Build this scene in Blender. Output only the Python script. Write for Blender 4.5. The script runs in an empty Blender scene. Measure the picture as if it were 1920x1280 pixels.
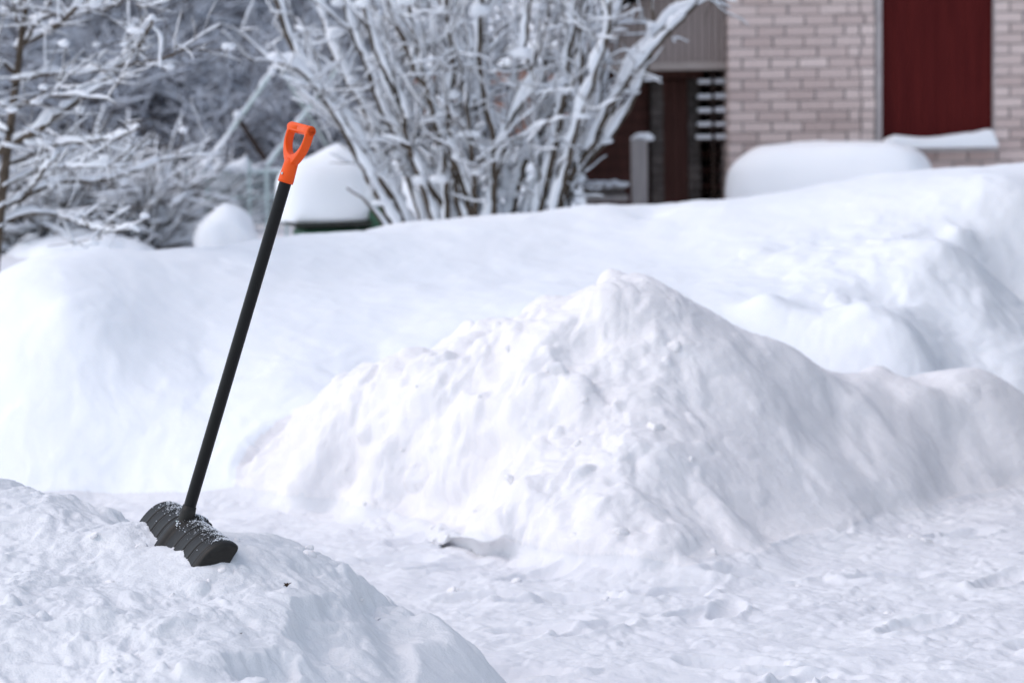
import bpy, bmesh, math, random
import numpy as np
from mathutils import Matrix, Vector

random.seed(7)
RNG = np.random.default_rng(7)
sc = bpy.context.scene
COL = sc.collection

# ------------------------------------------------------------------ camera
FPX = 1920 * 85.0 / 36.0
CAM = np.array([0.0, 0.0, 1.5])
PITCH = math.atan((640 - 220) / FPX)
ROLL = math.radians(0.9)
_f = np.array([0, math.cos(PITCH), -math.sin(PITCH)])
_r0 = np.array([1.0, 0, 0])
_u0 = np.array([0, math.sin(PITCH), math.cos(PITCH)])
_r = _r0 * math.cos(ROLL) - _u0 * math.sin(ROLL)
_u = _u0 * math.cos(ROLL) + _r0 * math.sin(ROLL)
cam_d = bpy.data.cameras.new('camera')
cam = bpy.data.objects.new('camera', cam_d)
COL.objects.link(cam)
m = Matrix.Identity(4)
for i in range(3):
    m[i][0] = _r[i]; m[i][1] = _u[i]; m[i][2] = -_f[i]; m[i][3] = CAM[i]
cam.matrix_world = m
cam_d.lens = 85.0
cam_d.sensor_width = 36.0
cam_d.clip_end = 2000
cam_d.dof.use_dof = True
cam_d.dof.focus_distance = 5.85
cam_d.dof.aperture_fstop = 4.0
cam_d.dof.aperture_blades = 0
sc.camera = cam

# ------------------------------------------------------------------ sky, sun, exposure
SUN_DIR = Vector((-0.58, -0.10, 0.81)).normalized()
SUN_EL = math.asin(SUN_DIR.z)
world = bpy.data.worlds.new('World'); sc.world = world
world.use_nodes = True
wn = world.node_tree; wn.nodes.clear()
sky = wn.nodes.new('ShaderNodeTexSky'); sky.sky_type = 'NISHITA'
sky.sun_disc = False
sky.sun_elevation = SUN_EL
sky.sun_rotation = math.atan2(SUN_DIR.x, SUN_DIR.y)
sky.air_density = 1.0; sky.dust_density = 1.0; sky.ozone_density = 1.0
hs = wn.nodes.new('ShaderNodeHueSaturation'); hs.inputs['Saturation'].default_value = 0.60
bg = wn.nodes.new('ShaderNodeBackground'); bg.inputs['Strength'].default_value = 0.15
wo = wn.nodes.new('ShaderNodeOutputWorld')
wn.links.new(sky.outputs[0], hs.inputs['Color'])
wn.links.new(hs.outputs[0], bg.inputs[0]); wn.links.new(bg.outputs[0], wo.inputs[0])
sun_d = bpy.data.lights.new('sun', 'SUN'); sun = bpy.data.objects.new('sun', sun_d)
COL.objects.link(sun)
sun_d.energy = 0.5; sun_d.angle = math.radians(40); sun_d.color = (1.0, 0.85, 0.79)
sun.rotation_euler = SUN_DIR.to_track_quat('Z', 'Y').to_euler()
sun.location = (-6, 2, 8)
sc.view_settings.view_transform = 'Standard'
sc.view_settings.look = 'None'
sc.view_settings.gamma = 1.0
sc.view_settings.exposure = 0.61
sc.render.engine = 'CYCLES'
sc.cycles.use_denoising = True
sc.cycles.max_bounces = 6
sc.cycles.diffuse_bounces = 4
sc.cycles.sample_clamp_indirect = 4.0


def at(px, py, d):
    """photo pixel (1920x1280) on the plane y = d -> world point"""
    v = _f + (px - 960) / FPX * _r - (py - 640) / FPX * _u
    return CAM + v * (d / v[1])


# ------------------------------------------------------------------ helpers
def tag(o, label=None, cat=None, group=None, kind=None):
    if label: o['label'] = label
    if cat: o['category'] = cat
    if group: o['group'] = group
    if kind: o['kind'] = kind
    return o


def empty(name, loc):
    o = bpy.data.objects.new(name, None); COL.objects.link(o)
    o.location = loc; o.empty_display_size = 0.1
    return o


def link(name, me, parent=None):
    o = bpy.data.objects.new(name, me); COL.objects.link(o)
    if parent is not None:
        o.parent = parent
        o.location = -parent.location if parent.parent is None else (0, 0, 0)
    return o


class MB:
    """collects geometry (world coordinates) for one mesh"""
    def __init__(self):
        self.v = []; self.f = []; self.n = 0

    def add(self, v, f):
        v = np.asarray(v, float)
        self.v.append(v); b = self.n
        self.f.extend([tuple(i + b for i in q) for q in f])
        self.n += len(v)

    def box(self, lo, hi, M=None):
        x0, y0, z0 = lo; x1, y1, z1 = hi
        v = np.array([(x0, y0, z0), (x1, y0, z0), (x1, y1, z0), (x0, y1, z0),
                      (x0, y0, z1), (x1, y0, z1), (x1, y1, z1), (x0, y1, z1)], float)
        if M is not None:
            v = v @ np.array(M.to_3x3()).T + np.array(M.translation)
        self.add(v, [(0, 3, 2, 1), (4, 5, 6, 7), (0, 1, 5, 4), (1, 2, 6, 5), (2, 3, 7, 6), (3, 0, 4, 7)])

    def bar(self, a, b, w, h=None):
        """square bar from a to b"""
        h = h or w
        a = np.array(a, float); b = np.array(b, float)
        t = (b - a) / np.linalg.norm(b - a)
        ref = np.array([0, 0, 1.0]) if abs(t[2]) < .9 else np.array([0, 1.0, 0])
        n1 = np.cross(t, ref); n1 /= np.linalg.norm(n1); n2 = np.cross(n1, t)
        v = [p + sx * n1 * w / 2 + sy * n2 * h / 2 for p in (a, b) for sx, sy in ((-1, -1), (1, -1), (1, 1), (-1, 1))]
        self.add(v, [(3, 2, 1, 0), (4, 5, 6, 7), (0, 1, 5, 4), (1, 2, 6, 5), (2, 3, 7, 6), (3, 0, 4, 7)])

    def tube(self, pts, rad, sides=6, squash=1.0):
        pts = np.asarray(pts, float); n = len(pts)
        rad = np.broadcast_to(np.asarray(rad, float), (n,))
        t = np.gradient(pts, axis=0)
        t /= np.linalg.norm(t, axis=1)[:, None] + 1e-12
        mt = np.abs(t.mean(0))
        ref = np.array([0, 0, 1.0]) if mt[2] < .85 * np.linalg.norm(mt) else np.array([0.2, 1.0, 0])
        n1 = np.cross(t, ref); n1 /= np.linalg.norm(n1, axis=1)[:, None] + 1e-12
        n2 = np.cross(n1, t)
        a = np.arange(sides) / sides * 2 * math.pi
        ring = (np.cos(a)[None, :, None] * n1[:, None, :] + squash * np.sin(a)[None, :, None] * n2[:, None, :])
        v = pts[:, None, :] + rad[:, None, None] * ring
        f = []
        for i in range(n - 1):
            for k in range(sides):
                k2 = (k + 1) % sides
                f.append((i * sides + k, i * sides + k2, (i + 1) * sides + k2, (i + 1) * sides + k))
        f.append(tuple(range(sides - 1, -1, -1)))
        f.append(tuple((n - 1) * sides + k for k in range(sides)))
        self.add(v.reshape(-1, 3), f)

    def build(self, name, mat, parent=None, smooth=False):
        me = bpy.data.meshes.new(name)
        v = np.concatenate(self.v) if self.v else np.zeros((0, 3))
        me.from_pydata(v.tolist(), [], self.f)
        me.materials.append(mat)
        if smooth:
            me.polygons.foreach_set('use_smooth', [True] * len(me.polygons))
        me.update()
        return link(name, me, parent)


def bevel(o, w, seg=2):
    b = o.modifiers.new('bevel', 'BEVEL'); b.width = w; b.segments = seg; b.limit_method = 'ANGLE'
    return o


# ------------------------------------------------------------------ numpy noise
def _hash(ix, iy, iz, seed):
    h = (ix.astype(np.int64) * 374761393 + iy.astype(np.int64) * 668265263 + iz.astype(np.int64) * 2147483647 + seed * 974634777)
    h = (h ^ (h >> 13)) * 1274126177
    h = h ^ (h >> 16)
    return (h & 0xFFFFFF).astype(np.float64) / 0xFFFFFF


def vnoise(x, y, seed=0):
    ix = np.floor(x); iy = np.floor(y); fx = x - ix; fy = y - iy
    z = np.zeros_like(ix)
    def g(ox, oy):
        a = _hash(ix + ox, iy + oy, z, seed) * 2 * math.pi
        return np.cos(a) * (fx - ox) + np.sin(a) * (fy - oy)
    ux = fx * fx * fx * (fx * (fx * 6 - 15) + 10); uy = fy * fy * fy * (fy * (fy * 6 - 15) + 10)
    return ((g(0, 0) * (1 - ux) + g(1, 0) * ux) * (1 - uy) + (g(0, 1) * (1 - ux) + g(1, 1) * ux) * uy) * 1.5


def fbm(x, y, oct=4, seed=0, gain=.5):
    s = 0; a = 1
    for i in range(oct):
        s = s + a * vnoise(x * 2 ** i + 17.3 * i, y * 2 ** i - 9.1 * i, seed + i); a *= gain
    return s


def clods(x, y, seed, rmin=.15, rmax=.48, prob=.6):
    """rounded separate lumps, 0..1"""
    ix = np.floor(x); iy = np.floor(y); z = np.zeros_like(ix); out = np.zeros_like(x)
    for ox in (-1, 0, 1):
        for oy in (-1, 0, 1):
            cx = ix + ox; cy = iy + oy
            px = cx + .15 + .7 * _hash(cx, cy, z, seed); py = cy + .15 + .7 * _hash(cx, cy, z, seed + 1)
            r = rmin + (rmax - rmin) * _hash(cx, cy, z, seed + 2) ** 2
            on = _hash(cx, cy, z, seed + 3) < prob
            q = 1 - ((x - px) ** 2 + (y - py) ** 2) / r ** 2
            out = np.maximum(out, np.where(on, np.sqrt(np.clip(q, 0, 1)) * r / rmax, 0))
    return out


def vnoise3(x, y, z, seed=0):
    ix = np.floor(x); iy = np.floor(y); iz = np.floor(z); fx = x - ix; fy = y - iy; fz = z - iz
    ux, uy, uz = [f * f * f * (f * (f * 6 - 15) + 10) for f in (fx, fy, fz)]
    out = 0
    for ox in (0, 1):
        for oy in (0, 1):
            for oz in (0, 1):
                h = _hash(ix + ox, iy + oy, iz + oz, seed); a = h * 2 * math.pi * 7; c = 2 * (h * 97 % 1) - 1; r = np.sqrt(1 - c * c)
                g = r * np.cos(a) * (fx - ox) + r * np.sin(a) * (fy - oy) + c * (fz - oz)
                out = out + g * (ux if ox else 1 - ux) * (uy if oy else 1 - uy) * (uz if oz else 1 - uz)
    return out * 1.5


def fbm3(x, y, z, oct=3, seed=0):
    s = 0; a = 1
    for i in range(oct):
        s = s + a * vnoise3(x * 2 ** i + 17.3 * i, y * 2 ** i - 9.1 * i, z * 2 ** i + 3.3 * i, seed + i); a *= .5
    return s


def clods3(x, y, z, seed, rmin=.15, rmax=.48, prob=.6):
    ix = np.floor(x); iy = np.floor(y); iz = np.floor(z); out = np.zeros_like(x)
    for ox in (-1, 0, 1):
        for oy in (-1, 0, 1):
            for oz in (-1, 0, 1):
                cx = ix + ox; cy = iy + oy; cz = iz + oz
                r = rmin + (rmax - rmin) * _hash(cx, cy, cz, seed + 2) ** 2
                q = 1 - ((x - cx - .15 - .7 * _hash(cx, cy, cz, seed)) ** 2 + (y - cy - .15 - .7 * _hash(cx, cy, cz, seed + 1)) ** 2 + (z - cz - .15 - .7 * _hash(cx, cy, cz, seed + 4)) ** 2) / r ** 2
                out = np.maximum(out, np.where(_hash(cx, cy, cz, seed + 3) < prob, np.sqrt(np.clip(q, 0, 1)) * r / rmax, 0))
    return out


def sstep(a, b, x):
    t = np.clip((x - a) / (b - a), 0, 1)
    return t * t * (3 - 2 * t)


# ------------------------------------------------------------------ materials
def new_mat(name):
    mt = bpy.data.materials.new(name); mt.use_nodes = True
    nt = mt.node_tree; p = nt.nodes['Principled BSDF']
    return mt, nt, p


def noise_mat(name, c1, c2, scale, rough=.8, bump=0.0, bscale=None, detail=5, stretch=None, spec=.3):
    mt, nt, p = new_mat(name)
    tc = nt.nodes.new('ShaderNodeTexCoord')
    src = tc.outputs['Object']
    if stretch:
        mp = nt.nodes.new('ShaderNodeMapping'); mp.inputs['Scale'].default_value = stretch
        nt.links.new(src, mp.inputs[0]); src = mp.outputs[0]
    nz = nt.nodes.new('ShaderNodeTexNoise'); nz.inputs['Scale'].default_value = scale; nz.inputs['Detail'].default_value = detail
    nt.links.new(src, nz.inputs['Vector'])
    cr = nt.nodes.new('ShaderNodeValToRGB')
    cr.color_ramp.elements[0].color = (*c1, 1); cr.color_ramp.elements[1].color = (*c2, 1)
    cr.color_ramp.elements[0].position = .35; cr.color_ramp.elements[1].position = .65
    nt.links.new(nz.outputs['Fac'], cr.inputs[0]); nt.links.new(cr.outputs[0], p.inputs['Base Color'])
    p.inputs['Roughness'].default_value = rough
    p.inputs['Specular IOR Level'].default_value = spec
    if bump:
        b = nt.nodes.new('ShaderNodeBump'); b.inputs['Strength'].default_value = bump; b.inputs['Distance'].default_value = .01
        n2 = nt.nodes.new('ShaderNodeTexNoise'); n2.inputs['Scale'].default_value = bscale or scale * 3; n2.inputs['Detail'].default_value = 6
        nt.links.new(src, n2.inputs['Vector']); nt.links.new(n2.outputs['Fac'], b.inputs['Height'])
        nt.links.new(b.outputs[0], p.inputs['Normal'])
    return mt


def snow_mat(name, c1, c2, bump=.35, bscale=90, sss=.25):
    mt = noise_mat(name, c1, c2, 3.0, rough=.75, bump=bump, bscale=bscale, detail=4, spec=.25)
    p = mt.node_tree.nodes['Principled BSDF']
    p.inputs['Subsurface Weight'].default_value = sss
    p.inputs['Subsurface Radius'].default_value = (.9, 1.0, 1.15)
    p.inputs['Subsurface Scale'].default_value = .02
    return mt


SNOW_FRESH = snow_mat('fresh_snow', (.91, .935, .965), (.925, .945, .97), bump=.10, bscale=60, sss=.2)
SNOW_DUG = snow_mat('shovelled_snow', (.865, .84, .842), (.895, .875, .876), bump=.34, bscale=170, sss=.2)
SNOW_PILE_SHADED = snow_mat('shaded_pile_snow', (.75, .755, .77), (.81, .81, .82), bump=.32, bscale=170, sss=.12)  # pile snow darkened, foreground shade painted into its base colour
SNOW_PACK = snow_mat('packed_snow', (.77, .765, .785), (.83, .825, .835), bump=.22, bscale=70, sss=.2)
SNOW_LOAD = noise_mat('branch_snow', (.84, .865, .90), (.89, .91, .94), 6, rough=.8, bump=.5, bscale=40)
SHADED_FROST = noise_mat('shaded_frosted_twigs', (.48, .52, .585), (.66, .70, .765), 5, rough=.9)  # twig snow greyed, the wood's shade put into its colour
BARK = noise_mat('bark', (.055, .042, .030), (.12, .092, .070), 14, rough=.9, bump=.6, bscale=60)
BARK_HAZY = noise_mat('hazy_wood_bark', (.12, .11, .118), (.20, .185, .195), 6, rough=.95)  # lightened and blued, distance haze put into the bark colour
BARK_WARM = noise_mat('birch_bark', (.20, .15, .12), (.34, .26, .20), 4, rough=.95)
NEEDLE_HAZY = noise_mat('hazy_spruce_needles', (.075, .085, .092), (.14, .15, .16), 8, rough=.9)  # frosted needles, paled bluish so the colour carries the haze
METAL_PALE = noise_mat('pale_green_metal', (.48, .58, .57), (.58, .67, .66), 9, rough=.5)
GREEN = noise_mat('green_plastic', (.035, .10, .06), (.05, .13, .075), 8, rough=.55)
DARK_RIM = noise_mat('dark_rim', (.02, .025, .02), (.035, .035, .03), 10, rough=.7)
MORTAR = noise_mat('mortar', (.25, .225, .22), (.33, .30, .29), 20, rough=.95, bump=.5)
RED_BOARD = noise_mat('red_board', (.075, .007, .007), (.095, .010, .009), 3, rough=.7, stretch=(6, 6, .5), bump=.1, bscale=10, spec=.12)
TRIM = noise_mat('grey_trim', (.42, .38, .38), (.5, .46, .45), 6, rough=.7)
CLAD = noise_mat('beige_cladding', (.30, .245, .225), (.37, .305, .28), 5, rough=.8, stretch=(8, 8, .6))
CLAD_TRIM = noise_mat('beige_trim', (.36, .31, .28), (.42, .36, .33), 5, rough=.8)
DARK_WOOD = noise_mat('dark_wood', (.026, .016, .012), (.055, .034, .026), 6, rough=.9, stretch=(1, 1, 5))
DOOR_WOOD = noise_mat('red_brown_door', (.07, .027, .02), (.11, .042, .032), 4, rough=.75, stretch=(8, 8, .6))
STONE = noise_mat('grey_stone', (.07, .06, .055), (.14, .12, .11), 9, rough=.95, bump=.6, bscale=25)
SALMON = noise_mat('salmon_boards', (.34, .20, .165), (.42, .26, .215), 5, rough=.8, stretch=(.6, 6, 6))
PALE_WOOD = noise_mat('pale_board', (.34, .31, .30), (.42, .38, .36), 6, rough=.8, stretch=(6, 6, .6))
GREY_ROOF = noise_mat('roof_felt', (.05, .05, .052), (.08, .08, .08), 10, rough=.9)
ORANGE = noise_mat('orange_plastic', (.80, .088, .006), (.84, .10, .008), 30, rough=.42, spec=.25)
BLACKM = noise_mat('black_painted_metal', (.0035, .0035, .004), (.006, .0055, .0055), 40, rough=.35, spec=.22)
DEBRIS = noise_mat('dead_leaf', (.03, .02, .012), (.07, .045, .03), 60, rough=.9)


def brick_mat():
    mt, nt, p = new_mat('brick')
    at_ = nt.nodes.new('ShaderNodeAttribute'); at_.attribute_name = 'tone'
    tc = nt.nodes.new('ShaderNodeTexCoord')
    nz = nt.nodes.new('ShaderNodeTexNoise'); nz.inputs['Scale'].default_value = 25; nz.inputs['Detail'].default_value = 6
    nt.links.new(tc.outputs['Object'], nz.inputs['Vector'])
    cr = nt.nodes.new('ShaderNodeValToRGB')
    e = cr.color_ramp.elements
    e[0].color = (.49, .375, .345, 1); e[1].color = (.75, .62, .575, 1)
    ma = nt.nodes.new('ShaderNodeMath'); ma.operation = 'MULTIPLY_ADD'
    ma.inputs[1].default_value = .45
    nt.links.new(nz.outputs['Fac'], ma.inputs[0]); nt.links.new(at_.outputs['Fac'], ma.inputs[2])
    nt.links.new(ma.outputs[0], cr.inputs[0]); nt.links.new(cr.outputs[0], p.inputs['Base Color'])
    p.inputs['Roughness'].default_value = .9
    b = nt.nodes.new('ShaderNodeBump'); b.inputs['Strength'].default_value = .5; b.inputs['Distance'].default_value = .01
    nt.links.new(nz.outputs['Fac'], b.inputs['Height']); nt.links.new(b.outputs[0], p.inputs['Normal'])
    return mt


BRICK = brick_mat()

# ------------------------------------------------------------------ the snow: one height field, cut into ground, bank, heap and pile
class TPS:
    def __init__(self, pts, lam=1e-4):
        p = np.array(pts, float); self.p = p[:, :2]; n = len(p)
        K = self._k(self.p, self.p) + lam * np.eye(n)
        Q = np.hstack([np.ones((n, 1)), self.p])
        A = np.block([[K, Q], [Q.T, np.zeros((3, 3))]])
        self.w = np.linalg.solve(A, np.concatenate([p[:, 2], np.zeros(3)]))

    @staticmethod
    def _k(a, b):
        r2 = ((a[:, None, :] - b[None, :, :]) ** 2).sum(-1)
        return .5 * r2 * np.log(r2 + 1e-12)

    def __call__(self, x, y):
        sh = x.shape; q = np.stack([x.ravel(), y.ravel()], 1); out = np.empty(len(q))
        for i in range(0, len(q), 60000):
            c = q[i:i + 60000]
            out[i:i + 60000] = self._k(c, self.p) @ self.w[:-3] + self.w[-3] + c @ self.w[-2:]
        return out.reshape(sh)


def px(*rows):
    return [tuple(at(*r)) for r in rows]


BANK = TPS(px(
    (0, 945, 9.5), (200, 945, 9.5), (400, 950, 9.4), (600, 940, 9.5), (1000, 900, 9.8), (1400, 900, 9.9),
    (1700, 890, 10.1), (1920, 850, 10.4), (2150, 830, 10.6), (-250, 950, 9.7),
    (0, 760, 9.95), (200, 780, 9.85), (400, 800, 9.8), (600, 780, 9.8),
    (0, 545, 10.5), (40, 610, 10.25), (100, 485, 10.8), (110, 600, 10.2), (-120, 640, 10.6), (-300, 800, 10.6), (60, 490, 11.6), (-60, 560, 11.6),
    (300, 475, 11.5), (300, 560, 10.7), (300, 680, 10.2), (540, 442, 13), (540, 520, 11.5), (540, 640, 10.45),
    (760, 420, 14), (760, 520, 11.8), (760, 620, 10.6), (1000, 402, 14.5), (1000, 480, 12.3), (1000, 560, 11),
    (1250, 390, 15), (1250, 470, 12.5), (1250, 540, 11.3), (1000, 700, 10.2), (1300, 700, 10.3),
    (1500, 366, 14.5), (1450, 440, 12.5), (1500, 530, 11.3), (1560, 640, 10.5),
    (1650, 332, 14), (1650, 430, 12.3), (1650, 560, 11), (1720, 680, 10.35),
    (1800, 316, 13.5), (1800, 400, 12.4), (1800, 480, 11.4), (1800, 640, 10.85), (1850, 770, 10.5),
    (1920, 320, 13.2), (1920, 395, 12.4), (1920, 560, 12.0), (1920, 620, 11.1), (1920, 730, 10.6), (2200, 330, 13.3), (2200, 560, 12.0), (2200, 740, 11.1), (1700, 590, 10.75)
) + [(-3.2, 11.5, .2), (-3.6, 14, .3), (-2.2, 13.2, .55), (-1.6, 14.5, .60), (-1.0, 16.5, .6), (0, 17.2, .6), (1.2, 17.5, .55), (2.4, 17.2, .6), (3.6, 16.5, .7), (5, 15.5, .7),
     (-3, 18, .35), (0, 20, .45), (3, 20, .4), (5, 19, .4), (5, 12.5, .5), (5, 10.5, .2)])

MOUND = TPS(px(
    (500, 950, 9.3), (620, 960, 9.15), (800, 1010, 8.6), (1000, 1075, 7.95), (1280, 1115, 7.55), (1500, 1070, 8.0), (1700, 1005, 8.65), (1860, 945, 9.2), (1980, 910, 9.7),
    (1150, 520, 9.0), (1090, 534, 9.0), (1215, 524, 9.02), (1262, 536, 9.05), (1000, 578, 9.1), (820, 625, 9.25), (700, 690, 9.3), (620, 745, 9.35), (500, 835, 9.45),
    (1310, 556, 9.1), (1410, 606, 9.2), (1560, 690, 9.35), (1750, 810, 9.6), (1900, 848, 9.95),
    (1100, 700, 8.72), (1060, 850, 8.25), (1050, 980, 7.98), (1200, 650, 8.8), (1250, 800, 8.38), (1260, 950, 7.95),
    (1400, 800, 8.6), (1400, 950, 8.2), (1600, 850, 8.95), (1600, 950, 8.55), (900, 750, 8.85), (900, 900, 8.5), (700, 850, 9.0), (720, 930, 8.9), (600, 860, 9.2)
) + [(.35, 9.6, .80), (.9, 9.8, .58), (-.3, 9.8, .56), (-.9, 9.9, .3), (.4, 10.3, .45), (1.5, 10.0, .25),
     (-1.5, 9.2, -.15), (-.7, 8.5, -.15), (-.2, 7.9, -.15), (.5, 7.0, -.15), (1.1, 7.4, -.15), (1.7, 8.1, -.15), (2.2, 8.6, -.15), (2.7, 9.6, -.1),
     (-1.4, 10, .0), (0, 11, .2), (1.5, 11, .1)])

PILE = TPS(px(
    (-200, 890, 6.5), (0, 908, 6.3), (90, 932, 6.2), (230, 986, 6.08), (460, 1006, 5.95), (560, 1024, 6.0), (640, 1062, 5.95), (735, 1122, 5.85), (830, 1182, 5.75), (852, 1240, 5.65), (870, 1290, 5.55),
    (100, 1000, 5.9), (100, 1150, 5.2), (100, 1290, 4.9), (-100, 1290, 4.95), (0, 1200, 5.05), (-150, 1000, 5.9), (250, 1030, 5.75), (300, 1100, 5.5), (300, 1200, 5.05), (250, 1290, 4.75),
    (255, 985, 5.93), (330, 1014, 5.78), (375, 1048, 5.62), (455, 1032, 5.68), (500, 1100, 5.5), (400, 1200, 5.1), (440, 1250, 4.95),
    (590, 1105, 5.6), (530, 1180, 5.25), (700, 1200, 5.42), (700, 1285, 5.15), (590, 1285, 4.9), (800, 1285, 5.38), (660, 1120, 5.72), (770, 1200, 5.6)
) + [(.08, 5.6, -.05), (.2, 6.2, -.3), (-.1, 6.3, 0), (-.5, 6.6, 0.05), (-.9, 6.75, .1), (-1.3, 6.9, .15), (-1.9, 7.2, .1), (-.5, 7.0, -.2), (-1.3, 7.5, -.2),
     (-1.2, 4, .36), (-.6, 4, .25), (-.2, 4.3, 0), (.1, 4.8, -.2), (-1, 3, .0), (-2.5, 6, .5), (-2.5, 4, .3), (.4, 5.4, -.4)])


def base_h(x, y):
    z = .48 * sstep(10, 16, y) + .0 * x
    z = z + 2.3 * sstep(26, 40, y) * sstep(0.3, 2.5, x / np.maximum(y, 1) * 22) + 3.5 * sstep(45, 140, y)
    z = z - .35 * sstep(17, 20, y) * sstep(.2, 1.2, x) * (1 - sstep(25, 30, y))
    return z


def smax(a, b, k):
    h = np.clip(.5 + .5 * (a - b) / k, 0, 1)
    return b * (1 - h) + a * h + k * h * (1 - h)


BUMPS = []; MBUMPS = []
EDGE = np.array(sorted([tuple(at(*q))[:2] for q in ((745, 1090, 6.15), (700, 1075, 6.02), (660, 1072, 5.88), (600, 1108, 5.62), (530, 1180, 5.25), (445, 1240, 4.95), (400, 1300, 4.7), (380, 1300, 4.2))], key=lambda q: q[1]))
CREASE = np.array(sorted([tuple(at(*q))[:2] for q in ((690, 1095, 5.82), (735, 1165, 5.6), (760, 1240, 5.35), (775, 1290, 5.2))], key=lambda q: q[1]))


def snow_fields(x, y):
    g = base_h(x, y)
    inb = (y > 8.3) & (y < 21) & (np.abs(x) < 6)
    inm = (y > 6.6) & (y < 11.2) & (x > -2.2) & (x < 2.9)
    inp = (y > 2.8) & (y < 7.8) & (x > -3) & (x < .6)
    b = np.full_like(x, -1.0); mo = b.copy(); pi = b.copy()
    b[inb] = BANK(x[inb], y[inb]); mo[inm] = MOUND(x[inm], y[inm]); pi[inp] = PILE(x[inp], y[inp])
    for bx, by, bh, bs in BUMPS:
        b = b + bh * np.exp(-((x - bx) ** 2 + (y - by) ** 2) / (2 * bs * bs))
    for bx, by, bh, bs in MBUMPS:
        nr_ = (np.abs(x - bx) < bs * 4) & (np.abs(y - by) < bs * 4)
        if nr_.any():
            xs, ys = x[nr_] - bx, y[nr_] - by
            q_ = 1 + .50 * fbm(xs / bs * .7 + bx * 31, ys / bs * .7 + by * 17, 2, 57)
            aa = bx * 40; c_, s_ = math.cos(aa), math.sin(aa); u_ = (xs * c_ + ys * s_) * .75; v_ = (-xs * s_ + ys * c_) * 1.25
            mo[nr_] += bh * np.exp(-((u_ ** 2 + v_ ** 2) * np.maximum(q_, .15) / (2 * bs * bs)) ** 1.4)
    # fade the banks into the ground at the limits of their area
    b = b - 2.0 * sstep(3.8, 6, np.abs(x)) - 1.5 * sstep(18.5, 21, y)
    b = b - 1.0 * (1 - sstep(8.3, 9.2, y))
    mo = mo - .07 - 1.2 * sstep(2.4, 2.9, x) - 1.2 * (1 - sstep(-2.2, -1.5, x)) - 1.2 * sstep(10.3, 11.2, y) - 1.2 * (1 - sstep(6.6, 7.0, y))
    pi = pi - 1.2 * sstep(.25, .6, x) - 1.2 * (1 - sstep(-3, -2.6, x)) - 1.2 * sstep(7.2, 7.8, y) - 1.2 * (1 - sstep(2.8, 3.4, y))
    # the cut side of the pile: an edge, then a falling face with a soft crease
    if inp.any():
        xs, ys = x[inp], y[inp]
        ex = np.interp(ys, EDGE[:, 1], EDGE[:, 0]); s_ = (xs - ex) * .85 + .055 * fbm(xs * 5.5, ys * 5.5, 4, 55)
        ze = PILE(ex, ys)
        face = ze + .012 * np.exp(-(s_ / .03) ** 2) - .090 * (1 - np.exp(-np.maximum(s_, 0) / .060)) - .20 * np.maximum(s_, 0) - np.minimum(s_, 0) * .9 - .9 * np.maximum(s_ - .30, 0)
        cx = np.interp(ys, CREASE[:, 1], CREASE[:, 0])
        face = face - .028 * np.exp(-((xs - cx) / .045) ** 2) * sstep(4.9, 5.3, ys)
        low = pi[inp]
        on = (1 - sstep(6.10, 6.35, ys))
        cutp = -smax(-low, -face, .010)
        pi[inp] = low * (1 - on) + cutp * on
    kk = .06 + .11 * np.maximum(1 - sstep(8.2, 9.0, y), 1 - sstep(-.55, .0, x))
    h = smax(smax(smax(g, b, .10), mo, kk), pi, .04)
    stack = np.stack([g + .012, b, mo, pi])
    dom = np.argmax(stack, 0)
    return h, dom


def hit(a, b_, d0=5.0, d1=12.0):
    d = np.arange(d0, d1, .01)
    p = np.array([at(a, b_, q) for q in d])
    h, _ = snow_fields(p[:, 0], p[:, 1])
    k = np.argmax(p[:, 2] < h) if (p[:, 2] < h).any() else len(d) - 1
    return p[k]


for q_ in ((1436, 590, .06, .08), (1480, 612, .04, .10), (1545, 650, .03, .12), (1620, 690, .05, .16), (1805, 478, .075, .07), (1768, 486, .04, .06), (1890, 400, .06, .22), (1640, 596, .045, .14), (1720, 690, .04, .15), (1700, 500, .05, .2), (1500, 500, .02, .2), (1850, 640, .06, .18), (1130, 402, .05, .16), (1330, 398, .045, .22), (1225, 396, -.05, .08)):
    p_ = hit(*q_[:2], 9.0, 15); BUMPS.append((p_[0], p_[1], q_[2], q_[3]))


_mb = []
for q_ in ((1250, 1035, .06, .07), (1385, 1005, .07, .08), (1330, 1085, .05, .07), (1130, 1000, .05, .06), (985, 985, .05, .06), (1075, 765, .08, .055), (1010, 760, .05, .05), (845, 850, .07, .07), (770, 800, .05, .06),
           (640, 890, .06, .06), (700, 930, .05, .06), (905, 885, -.05, .05), (1000, 700, .05, .05), (790, 690, .05, .045), (900, 670, .04, .04), (950, 620, .04, .05), (1090, 640, -.04, .05), (1180, 960, .05, .07), (1460, 1060, .05, .06), (560, 900, .05, .07),
           (1785, 850, .20, .26), (1900, 880, .19, .30), (1660, 800, .08, .16), (1500, 690, .05, .10), (1690, 930, .06, .12), (1570, 900, .05, .10), (1400, 720, .04, .10)):
    p_ = hit(*q_[:2], 7.0, 12); _mb.append((p_[0], p_[1], q_[2], q_[3]))
MBUMPS.extend(_mb)

CRACK = np.array([tuple(hit(*q, 7.2)[:2]) for q in ((795, 1010), (830, 1022), (870, 1030), (910, 1036), (945, 1034), (990, 1047))])


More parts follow.
